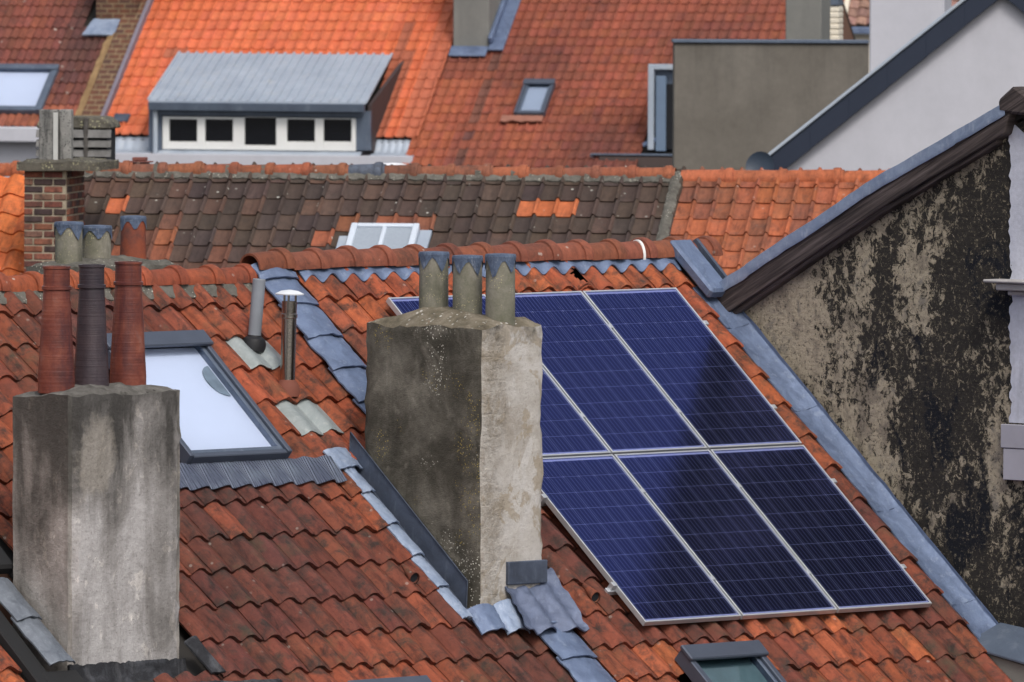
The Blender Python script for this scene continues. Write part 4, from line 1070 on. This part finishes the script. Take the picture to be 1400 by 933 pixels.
# brick chimney
FK = Frame(at_y(32, 300, 121.6), -9, 30)
wk = FK.pg(91, 300, 0)[0]; dk = .95
zt = FK.pg(60, 233, 0)[1]; zb0 = -1.3
kc = boxes('chimney', FK.up, [(.008, wk - .008, -dk + .008, -.008, zb0, zt)], MAT['brick_joint'], hb, 0, 'narrow brick chimney capped by a concrete slab')
ch_ = .0775; nrow = int((zt - zb0) / ch_)
bms = {}
def brick_mesh(L_, key):
    if key not in bms:
        bm = bmesh.new(); bmesh.ops.create_cube(bm, size=1)
        for v in bm.verts: v.co = Vector((v.co.x * L_, v.co.y * .04, v.co.z * .060))
        bmesh.ops.bevel(bm, geom=list(bm.edges), offset=.006, segments=1, affect='EDGES')
        m = bpy.data.meshes.new('brick'); bm.to_mesh(m); bm.free(); m.materials.append(BRICK); bms[key] = m
    return bms[key]
TB = tile_mat('old_brick_face', False, dirt=(.03, .022, .02), dirt_lo=.48, dirt_hi=.66, dirt_max=.75, sc=1.1)
BRICK = TB
def place_brick(x0, x1, z, side):
    L_ = x1 - x0 - .018
    if L_ < .03: return
    o = bpy.data.objects.new('brick', brick_mesh(L_, round(L_, 3)))
    xm = (x0 + x1) / 2
    if side == 'f': M_ = Matrix.Translation(FK.up(xm, -.014 + random.gauss(0, .002), z)) @ FK.V
    else: M_ = Matrix.Translation(FK.up(wk - .014 + random.gauss(0, .002), -xm, z)) @ FK.V @ Matrix.Rotation(pi / 2, 4, 'Z')
    link(o, kc, M_)
    o.color = (*vary(random.choice([(.24, .075, .045), (.20, .065, .045), (.15, .06, .045), (.065, .042, .04), (.26, .10, .06), (.20, .11, .075)]), .15), 1)
for r in range(nrow):
    z = zt - .045 - r * ch_
    x = -(.105 if r % 2 else 0.)
    while x < wk:
        place_brick(max(0, x), min(wk, x + .21), z, 'f'); x += .21
    x = -(.05 if r % 2 else .16)
    while x < dk:
        place_brick(max(.03, x), min(dk, x + .21), z, 'r'); x += .21
sa0, sa1 = FK.pg(21, 228, .1)[0], FK.pg(136, 228, .1)[0]
sl_ = jitter_box('cap_slab', FK.up, (sa0, sa1), (-dk - .1, .10), zt, zt + .085, [MAT['slab']] * 3, kc, .012, .03)
zp = zt + .10
for (u0, u1, vt, g0) in ((53, 79, 150, -.18), (80, 97, 150, -.22)):
    a0, a1 = FK.pg(u0, 200, g0)[0], FK.pg(u1, 200, g0)[0]; z1 = FK.pg(u0, vt, g0)[1]
    boxes('cowl_plate', FK.up, [(a0, a1, g0 - .14, g0, zp - .05, z1)], MAT['plate'], kc, .01)
a0 = FK.pg(73, 200, -.17)[0]
boxes('cowl_plate', FK.up, [(a0, a0 + .05, -.16, -.15, zp - .04, FK.pg(70, 154, -.15)[1])], plain('pale_plate_edge', (.5, .5, .48), .8, 0, 5, .4), kc, .003)

# slatted turret behind it
FT = Frame(at_y(48, 225, 127.5), -9, 30)
def tp(u, v, g=0): return FT.pg(u, v, g)
ts = thing('slatted_turret', 'weathered grey slatted ventilation turret behind the brick chimney', 'turret', FT.up(.4, -.3, -4))
L0, R0_ = tp(50, 225)[0], tp(152, 225)[0]
zz_ = [tp(100, v)[1] for v in (232, 216, 203, 190, 176, 160)]
boxes('core', FT.up, [(L0 + .06, R0_ - .06, -.55, -.05, -4, zz_[5] - .05)], MAT['dark'], ts)
for k in range(4):
    m_ = (zz_[k] + zz_[k + 1]) / 2
    for (x0, x1) in ((L0, tp(117, 200)[0] - .006), (tp(121, 200)[0] - .006, R0_)):
        prism('slat', [FT.up(x0, .055, zz_[k] + .012), FT.up(x0, .02, zz_[k + 1] - .012), FT.up(x0, -.02, zz_[k + 1] - .012), FT.up(x0, .0, zz_[k] + .012)], FT.h * (x1 - x0), stained('bleached_slat_%d%d' % (k, int(x0 > L0)), [(0, (.13, .125, .12)), (1, (.24, .235, .23))], 6, streak=((.06, .06, .055), .5, .5, .7, 5), bump=.008), ts, .004)
prism('cap', [FT.up(L0, .03, zz_[4]), FT.up(R0_, .03, zz_[4]), FT.up(R0_ - .02, .0, zz_[4] + .06), FT.up(R0_ - .11, 0, zz_[5]), FT.up(L0 + .1, 0, zz_[5]), FT.up(L0, 0, zz_[4] + .06)], -FT.g * .6, MAT['slab'], ts, .015)
boxes('divider', FT.up, [(tp(117, 200)[0] - .012, tp(121, 200)[0] + .0, -.02, .055, -1, zz_[5] - .01)], MAT['wood'], ts, .005)
boxes('base', FT.up, [(L0 - .03, R0_ + .09, -.65, .08, -4, zz_[0] + .02)], MAT['wood'], ts, .01)

# ================================================================== third row
GC = -FC.O.z
def ca(u, v, c=0.): return FC.px(u, v, c)
AC0, AC1 = -2.98, 2.47
hc = thing('dormer_house', 'bright orange tiled house with a wide zinc dormer', 'house', FC.up(0, 0, GC))
BE = FC.px(180, 183, .03)[1]
roofC = shell(hc, FC, 0., AC0, AC1 + .02, -4.6, BE + .03, GC, MAT['white'])
mC = [tile_mesh('small_pantile', prof_pan(.192, .034), .36, .026, .024, MAT['tileC'], s) for s in range(3)]
dl, dr = ca(245, 82)[0], ca(537, 80)[0]
gF = FC.px(350, 207)[1] * cos(FC.al)
def skipC(a, b): return dl + .03 < a < dr - .03 and b > -.40
def colC(a, b, u, v):
    c = vary(mixc((.60, .140, .055), (.66, .17, .075), .5 + nz(a * .8, b * .8)), .10)
    if 505 < u < 560 and abs(a - (dr + .2)) < .22: c = mixc(c, (.30, .10, .06), .75)
    if 232 < u < 258 and 64 < v < 84: c = mixc(c, (.34, .12, .07), .7)
    if a > AC1 - .24: c = mixc(c, (.38, .12, .07), .65)
    return c
put_tiles(roofC, FC, 0., mC, MAT['tileCs'], .192, .300, AC0 + .02, AC1, BE - int((BE + 4.45) / .3) * .3, BE, colC, skipC, None, jit=.7)
mRC = ridge_mesh('ridge_tile', .4, .11, .02, MAT['ridge'])
put_ridge(roofC, FC, mRC, AC0, AC1, .4, -4.6, 0, .0, lambda i, a: vary((.5, .14, .05)))
def frect(u0, u1, v0, v1, g):
    a0, z1 = FC.pg(u0, v0, g); a1, z0 = FC.pg(u1, v1, g); return a0, a1, z0, z1
# snow hook / dark vent on the left of the dormer
_a, _b = ca(168, 161, .05)
boxes('vent_plate', FC.pt, [(_a - .16, _a + .12, _b - .10, _b + .14, .05, .075)], MAT['lead_dark'], hc, .01)
# dormer
dm = boxes('dormer', FC.up, [(FC.pg(222, 180, gF)[0], FC.pg(487, 180, gF)[0], -1.0, gF - .02, FC.pg(300, 207, gF)[1], FC.pg(300, 152, gF)[1])], MAT['zinc_dark'], hc, 0, 'wide dormer with a zinc roof and a row of dark windows')
fl_, fz = FC.pg(203, 141, gF + .14); fr_, fz2 = FC.pg(501, 141, gF + .14)
bl, br = FC.pt(dl, -.45, .06), FC.pt(dr, -.45, .06)
fL, fR = FC.up(fl_, gF + .14, (fz + fz2) / 2), FC.up(fr_, gF + .14, (fz + fz2) / 2)
prism('zinc_roof', [bl, br, fR, fL], Z * .03, MAT['zinc'], dm)
for k in range(25):
    s_ = k / 24
    p, q = bl.lerp(br, s_) + Z * .03, fL.lerp(fR, s_) + Z * .03
    hh = FC.h * .020
    prism('seam', [p - hh, p + hh, q + hh, q - hh], Z * .032, MAT['zinc'], dm)
prism('dormer_gutter', [fL + FC.g * .0 + FC.h * .02, fL - Z * .14 + FC.h * .02, fL - Z * .14 + FC.g * .10 + FC.h * .02, fL + FC.g * .12 + FC.h * .02], FC.h * (fr_ - fl_ - .04), MAT['zinc_dark'], dm, .01)
x0, x1, z0, z1 = frect(216, 497, 152, 160, gF)
boxes('fascia', FC.up, [(x0 - .08, x1, gF - .1, gF + .08, z0, z1 + .02)], MAT['zinc_dark'], dm, .005)
# windows: white frame bars around five panes
wins = [(232, 270, 163, 194), (281, 319, 163, 194), (335, 378, 160, 199), (393, 431, 163, 194), (443, 481, 163, 194)]
fx0, fx1, fz0, fz1 = frect(223, 487, 159.5, 207, gF)
bars = []
prev = fx0
for (u0, u1, v0, v1) in wins:
    p0, p1, q0, q1 = frect(u0, u1, v0, v1, gF)
    bars.append((prev, p0, gF - .06, gF + .04, fz0, fz1)); prev = p1
    bars.append((p0, p1, gF - .06, gF + .037, fz0, q0)); bars.append((p0, p1, gF - .06, gF + .037, q1, fz1))
bars.append((prev, fx1, gF - .06, gF + .04, fz0, fz1))
wf = boxes('window_frame', FC.up, bars, MAT['white_frame'], dm, .006)
for (u0, u1, v0, v1) in wins:
    p0, p1, q0, q1 = frect(u0, u1, v0, v1, gF)
    add('pane', [FC.up(p0, gF, q0), FC.up(p1, gF, q0), FC.up(p1, gF, q1), FC.up(p0, gF, q1)], [(0, 1, 2, 3)], plain('dark_glass', (.006, .007, .01), .08, 0, 3, .3, .5), dm)
x0, x1, z0, z1 = frect(487, 507, 152, 206, gF)
boxes('corner_panel', FC.up, [(x0 + .004, x1, gF - .1, gF + .03, z0, z1)], MAT['zinc_dark'], dm, .004)
x0b, x1b, z0b, z1b = frect(204, 222, 150, 208, gF)
boxes('corner_panel', FC.up, [(x0b, x1b - .004, gF - .1, gF + .03, z0b, z1b)], MAT['zinc_dark'], dm, .004)
cheek = plain('dark_brown_cladding', (.05, .035, .035), .7, 0, 3, .3)
for (aa, off) in ((x1, -.06), (x0b, .06)):
    poly = [FC.up(aa, gF - .02, z0), FC.up(aa, gF - .02, (fz + fz2) / 2 - .02), FC.up(aa, -.42 * cos(FC.al), .42 * sin(FC.al) - .0), FC.up(aa, gF - .3, -(gF - .3) * tan(FC.al) - .2)]
    prism('cheek', poly, FC.h * off, cheek, dm)
pA, pz = FC.pg(213, 150, gF + .07)
pz2 = FC.pg(213, 212, gF + .07)[1]
lathe('downpipe', [(.045, pz2), (.045, pz)], MAT['zinc'], dm, FC.up(pA, gF + .1, 0), Z, 12)
sheet('sill', lambda s, t: FC.up(fx0 - .06 + (fx1 - fx0 + .16) * s, gF - .02 + .20 * t, fz0 + .012 * nz(s * 14, t) - .085 * t), 40, 3, Z * .02, MAT['zinc'], dm)
# box gutter and white fascia along the eaves
gE = BE * cos(FC.al); zE = -BE * sin(FC.al)
zW = FC.pg(300, 211, gF + .22)[1]
for (p0, p1) in ((AC0, fx0 - .2), (x1, ca(575, 190)[0])):
    n3 = 10
    sheet('eaves_lead', lambda s, t, p0=p0, p1=p1: FC.up(p0 + (p1 - p0) * s, gE - .05 + (gF + .22 - gE) * min(1, t * 1.0), zE - .03 - .22 * min(1, t / .3) + (zW - zE + .25) * max(0, (t - .3) / .7) + .006 * sin(s * 40)), 44, 12, Z * .02, MAT['zinc'], hc)
boxes('eaves_fascia', FC.up, [(AC0, ca(572, 200)[0], gF + .2, gF + .26, zW - .5, zW)], MAT['white'], hc, .01)

# red-brown house to the right
AD1 = FC.px(1082, 40)[0]
hd = thing('tiled_house', 'red-brown tiled house with the grey chimney and a small skylight, far row', 'house', FC.up(6, 0, GC))
BD = FC.px(700, 250, .03)[1]
roofD = shell(hd, FC, -.02, AC1 + .03, AD1, -4.6, BD, GC, WALLM)
mD = [tile_mesh('small_flat_pantile', prof_pan(.175, .034), .32, .024, .022, MAT['tileC2'], s) for s in range(3)]
cx0, cx1 = ca(620, 66)[0], ca(669, 66)[0]
cb = ca(645, 68)[1]
s0, t0 = ca(717, 108, .15); s1 = ca(758, 110, .15)[0]; t1 = ca(720, 153, .13)[1]
def skipD(a, b):
    if cx0 < a < cx1 and b < cb + .1: return True
    if s0 + .05 < a < s1 - .05 and t0 < b < t1 + .08: return True
    if a > ca(890, 150)[0] + .1 and b > -.2 and a < ca(985, 150)[0]: return True
    return False
def colD(a, b, u, v):
    t = .5 + .8 * nz(a * .6, b * .5, 2) + .3 * (RND() - .5)
    c = mixc((.16, .05, .034), (.33, .088, .046), min(1, max(0, t)))
    if abs((u - 640) + .32 * (v - 200)) < 8 and v > 80 and RND() < .7: c = mixc(c, (.07, .05, .045), .55)
    if a < AC1 + .7 and b > 0: c = mixc(c, (.42, .115, .05), .5)
    return vary(c, .1)
put_tiles(roofD, FC, -.02, mD, MAT['tileC2s'], .175, .268, AC1 + .04, AD1, BD - int((BD + 4.45) / .268) * .268, BD, colD, skipD, lambda u, v, a, b: (u > 925 and v > 58) or v > 240, None, jit=.7)
put_ridge(roofD, FC, mRC, AC1, AD1, .4, -4.6, 0, .0, lambda i, a: vary((.3, .09, .05)))
gq = cb * cos(FC.al); zq = -cb * sin(FC.al)
cD = boxes('chimney', FC.up, [(cx0, cx1, gq - 1.5, gq, zq - 1., zq + 3.2)], MAT['concrete2'], hd, .015, 'plain grey chimney with blue lead flashing on the red-brown roof')
lead_s = MAT['lead']
boxes('lead_flashing', FC.pt, [(cx1 + .01, cx1 + .28, cb - 2.6, cb + .12, .04, .10)], lead_s, hd, .02)
boxes('lead_flashing', FC.pt, [(cx1 + .0, cx1 + .08, cb - 2.6, cb - .02, .10, .24)], lead_s, hd, .02)
boxes('lead_flashing', FC.pt, [(cx0 - .02, cx1 + .005, cb + .005, cb + .30, .04, .085)], lead_s, hd, .015)
roof_window(hd, FC, s0, s1, t0, t1, .05, 'small grey skylight on the red-brown roof', MAT['slate_metal'], plain('pale_lining', (.42, .46, .5), .6, 0, 2, .1), .055)
lead_flat = lambda s, t: FC.pt(s0 - .2 + .72 * s, t1 + .02 + .17 * t + .05 * nz(s * 5, 1) * t, .07 + .01 * nz(s * 9, t))
sheet('skylight_apron', lead_flat, 16, 3, FC.n * .02, plain('clay_coloured_apron', (.30, .13, .09), .7, 0, 6, .5), hd)
# right dormer, mostly behind the concrete wall
gD = FC.px(905, 206)[1] * cos(FC.al)
a0, a1, z0, z1 = frect(889, 990, 88, 206, gD)
boxes('dormer', FC.up, [(a0, a1, gD - 2.6, gD - .12, z0, z1 - .06)], MAT['zinc_dark'], hd, .01, 'narrow zinc dormer partly behind the concrete wall')
boxes('dormer_frame', FC.up, [(a0 - .03, a0 + .07, gD - .14, gD + .04, z0, z1), (a0 + .07, a1, gD - .14, gD + .04, z1 - .09, z1)], MAT['zinc'], hd, .008)
x0, x1, q0, q1 = frect(897, 910, 104, 207, gD)
boxes('dormer_post', FC.up, [(x0, x1, gD - .12, gD + .02, q0, q1)], plain('blue_grey_post', (.15, .21, .30), .5, .2, 3, .2), hd, .008)
x0, x1, q0, q1 = frect(910, 985, 115, 205, gD)
boxes('dormer_pane', FC.up, [(x0, x1, gD - .11, gD - .03, q0, q1)], MAT['dark'], hd)
x0, x1, q0, q1 = frect(818, 985, 213, 236, gD + .25)
boxes('roof_gutter', FC.up, [(x0, x1, gD - .2, gD + .25, q0 - .4, q1)], MAT['brown_gutter'], hd, .02, 'brown box gutter beside the concrete wall')
boxes('gutter_edge', FC.up, [(x0 - .14, x1, gD - .2, gD + .27, q1 + .004, q1 + .035)], MAT['zinc_dark'], hd, .008)
x0, x1, q0, q1 = frect(804, 818, 218, 236, gD + .2)
lathe('gutter_outlet', [(.05, -.35), (.09, -.02), (.12, .05)], MAT['zinc'], hd, FC.up((x0 + x1) / 2, gD + .1, q1 - .02), Z + FC.h * .5, 12)
_a, _b = ca(885, 196, .06)
lathe('pipe_stub', [(.04, 0), (.04, .25)], MAT['lead'], hd, FC.pt(_a - .06, _b + .05, .05), FC.h + Z * .45, 10)

# dark red-brown house at the upper left
he = thing('tiled_house', 'dark red-brown tiled house with a pale skylight in the upper left corner', 'house', FC.up(-5, 0, GC))
BF = FC.px(20, 172, .0)[1]
roofE = shell(he, FC, -.05, -7.2, AC0 - .03, -4.6, BF, GC, MAT['white'])
mE = [tile_mesh('dark_pantile', prof_wave(.136, .036, 6), .40, .03, .024, MAT['tileC0'], s) for s in range(3)]
aV = AC0 - .52
skx = ca(80, 89, .1)[0]
skb0, skb1 = ca(40, 88, .1)[1], ca(40, 149, .08)[1]
def skipE(a, b):
    if a < skx and skb0 < b < skb1 + .1: return True
    if -3.98 < a < -3.0 and b < ca(150, 33)[1] + .2: return True
    return False
def colE(a, b, u, v):
    t = .45 + .8 * nz(a * .9, b * .7, 5) + .3 * (RND() - .5)
    c = mixc((.10, .042, .035), (.25, .07, .045), min(1, max(0, t)))
    if v > 152: c = mixc(c, (.36, .11, .06), .6)
    return vary(c, .12)
put_tiles(roofE, FC, -.05, mE, MAT['tileC2s'], .136, .345, -7.2 + .03, aV, BF - int((BF + 4.4) / .345) * .345, BF, colE, skipE, None, None, jit=.7)
put_ridge(roofE, FC, mRC, -7.2, AC0, .4, -4.6, 0, .0, lambda i, a: vary((.2, .07, .05)))
boxes('parapet', FC.pt, [(aV + .13, AC0 - .03, -4.5, BF + .1, -.05, .12)], MAT['brick_far'], he, .02, 'brick parapet strip along the roof edge')
sheet('lichened_fillet', lambda s, t: FC.pt(aV - .02 + .15 * s + .025 * nz(t * 14, s), ca(168, 50)[1] + (BF - .1 - ca(168, 50)[1]) * t, .03 + .06 * s + .03 * nz(t * 30, s * 3)), 5, 50, FC.n * .06, stained('ochre_lichen_mortar', [(0, (.22, .13, .06)), (1, (.36, .24, .12))], 4, bump=.01), he)
boxes('verge_strip', FC.pt, [(AC0 - .03, AC0 + .035, -4.5, BE + .05, .0, .15)], plain('mauve_grey_verge', (.19, .17, .21), .6, 0, 3, .3), he, .006)
_b = ca(165, 33)[1]; gk = _b * cos(FC.al); zk = -_b * sin(FC.al)
ke0, ke1 = ca(131, 33)[0], ca(176, 33)[0]
boxes('chimney', FC.up, [(ke0, ke1 + .12, gk - 1.2, gk, zk - .8, zk + 3)], MAT['brick_far'], he, .01, 'brick chimney on the dark roof at the top edge')
sheet('lead_apron', lambda s, t: FC.pt(ke0 - .03 - .10 * t + (.64 + .05 * t) * s, _b + .0 + .46 * t, .10 - .02 * t + .012 * nz(s * 6, t * 6)), 12, 8, FC.n * .03, MAT['lead_new'], he, 'pale lead apron under the brick chimney')
roof_window(he, FC, skx - 1.35, skx, skb0, skb1, .0, 'wide dark-framed skylight with a pale pane, cut by the left edge', MAT['zinc_dark'], MAT['blind_sky_sheen'], .10, True)
x0, x1, q0, q1 = frect(-60, 46, 173, 195, BF * cos(FC.al) + .15)
boxes('eaves_fascia', FC.up, [(x0, FC.pg(150, 180, BF * cos(FC.al) + .15)[0], BF * cos(FC.al) - .1, BF * cos(FC.al) + .15, q0, q1)], MAT['white'], he, .02)

# ================================================================== right background
def pbox(name, u0, u1, v0, v1, y, dep, phi, mat, parent=None, bev=.01, label=None, z_down=None):
    F = Frame(at_y(u0, v0, y), phi, 45)
    a1 = F.pg(u1, (v0 + v1) / 2, 0)[0]; a0 = F.pg(u0, (v0 + v1) / 2, 0)[0]
    z0 = F.pg(u0, v1, 0)[1] if z_down is None else z_down - F.O.z
    return boxes(name, F.up, [(a0, a1, -dep, 0, z0, 0)], mat, parent, bev, label), F, a0, a1
cw = thing('concrete_wall', 'blank grey-brown concrete wall beside the white gable', 'wall', at_y(1050, 60, 150) * 1)
cw.location.z = 0; WM[cw.name] = Matrix.Translation((cw.location.x, cw.location.y, 0)); cw.matrix_basis = WM[cw.name]
o, F, a0, a1 = pbox('wall_body', 922, 1188, 59, 0, 150, .35, 2, MAT['concrete'], cw, .01, None, 0.)
boxes('coping', F.up, [(a0 - .02, a1, -.39, .04, .004, .045)], MAT['zinc_dark'], cw, .006)
gcx = thing('grey_chimney', 'plain grey rendered chimney above the concrete wall', 'chimney', Vector((at_y(1100, 0, 165).x, 165, 0)))
pbox('shaft', 1074, 1123, -60, 60, 165, 1., -9, MAT['concrete2'], gcx, .015, None, 0.)
wcx = thing('painted_chimney', 'cream painted brick chimney between the grey chimney and white tower', 'chimney', Vector((at_y(1135, 0, 172).x, 172, 0)))
pbox('shaft', 1123, 1146, 8, 60, 172, .5, -9, MAT['cream'], wcx, .02, None, 0.)
F = Frame(at_y(1123, 8, 172), -9, 45)
wq = F.pg(1146, 20, 0)[0]
for k in range(6):
    boxes('course', F.up, [(-.012, wq + .012, -.012 - .48, .012 + .004 * (k % 2), -.09 - .085 * k, -.018 - .085 * k)], MAT['cream'], wcx, .012)
boxes('cap', F.up, [(-.02, wq + .01, -.5, .03, .002, .12)], MAT['zinc_dark'], wcx, .01)
fh = thing('far_house', 'far house with mottled tiles and a cream eaves wall beside the white tower', 'house', Vector((at_y(1170, 0, 215).x, 215, 0)))
pbox('wall', 1140, 1345, 48, 60, 213, 5, -9, MAT['cream'], fh, .01, None, 0.)
pbox('eaves_gutter', 1140, 1345, 37, 47, 212.8, .25, -9, MAT['lead'], fh, .02)
FX = Frame(at_y(1140, 37, 213.2), -9, 34)
rX = prism('roof', [FX.pt(0, 0, 0), FX.pt(2.8, 0, 0), FX.pt(2.8, -3, 0), FX.pt(0, -3, 0)], -FX.n * .1, MAT['felt'], fh)
mX = [tile_mesh('far_tile', prof_wave(.2, .035, 5), .35, .04, .04, MAT['tileC0'], s) for s in range(2)]
put_tiles(rX, FX, .02, mX, MAT['tileC2s'], .2, .26, 0.0, 2.8, -2.6, 0., lambda a, b, u, v: vary((.52, .14, .06) if a < .18 else (.30, .17, .13), .25), None, None)
prism('verge_strip', [FX.pt(.14, 0, .09), FX.pt(.23, 0, .09), FX.pt(.23, -3, .09), FX.pt(.14, -3, .09)], FX.n * .06, MAT['cream'], fh)
tw = thing('white_tower', 'tall plain white rendered block at the top edge behind the navy verge', 'building', Vector((at_y(1240, 0, 160).x, 160, 0)))
pbox('wall', 1188.5, 1291, -80, 200, 160, 3., -4, MAT['white'], tw, .02, None, 0.)
# white gable with navy verge
wg = thing('white_gable_house', 'smooth white gable house with a broad navy verge', 'house', Vector((at_y(1365, 0, 140).x, 141, 0)))
F = Frame(at_y(1372, -44, 140), -5, 35)
def fp(u, v, g=0.): a, z = F.pg(u, v, g); return a, z
la, lz = fp(1003, 250); ra = -la
k_ = lz / la                                   # slope of the verge
poly = [F.up(la, 0, lz - .3), F.up(0, 0, -.3), F.up(ra, 0, lz - .3), F.up(ra, 0, -F.O.z), F.up(la, 0, -F.O.z)]
prism('wall', poly, -F.g * 8, MAT['white'], wg)
for sg in (1, -1):
    prism('roof', [F.up(0, .10, .0), F.up(sg * (la - .2), .10, lz + k_ * -.2), F.up(sg * (la - .2), .10, lz + k_ * -.2 - .12), F.up(0, .10, -.12)], -F.g * 8.2, MAT['slate_metal'], wg)
sdir = Vector((-la, 0, -lz)); n_seg = 7
tv = fp(1200, 60)[1] - fp(1200, 98)[1]          # upright depth of the navy band
for sg in (1, -1):
    for k in range(n_seg):
        t0_, t1_ = k / n_seg, (k + 1) / n_seg
        e = .006 / n_seg
        A0, A1 = sg * la * (1 - t0_), sg * la * (1 - t1_)
        z0_, z1_ = lz * (1 - t0_), lz * (1 - t1_)
        prism('verge_panel', [F.up(A0, .13, z0_ - .05), F.up(A1 - sg * -.008, .13, z1_ - .05), F.up(A1 - sg * -.008, .13, z1_ - tv), F.up(A0, .13, z0_ - tv)], -F.g * .125, MAT['navy'], wg, .006)
    prism('verge_capping', [F.up(sg * la, .16, lz + .02), F.up(0, .16, .02), F.up(0, .16, -.03), F.up(sg * la, .16, lz - .03)], -F.g * .3, MAT['zinc'], wg, .006)
# dish
dsh = thing('satellite_dish', 'dark round satellite dish in front of the concrete wall', 'dish', at_y(1037, 240, 139.2))
dc = at_y(1040, 228, 139.2)
dax = Vector((-.35, -1, .25)).normalized()
lathe('reflector', [(.02, -.03), (.09, -.02), (.15, .005), (.175, .028), (.177, .036), (.15, .02), (.09, -.005), (.01, -.015)], plain('dark_blue_grey_dish', (.035, .05, .075), .5, 0, 4, .3), dsh, dc, dax, 28)
lathe('arm', [(.012, 0), (.012, .2)], MAT['steel'], dsh, dc - Z * .15, dax, 8)
lathe('mast', [(.018, -.6), (.018, 0.)], MAT['steel'], dsh, dc - dax * .05, Z, 10)
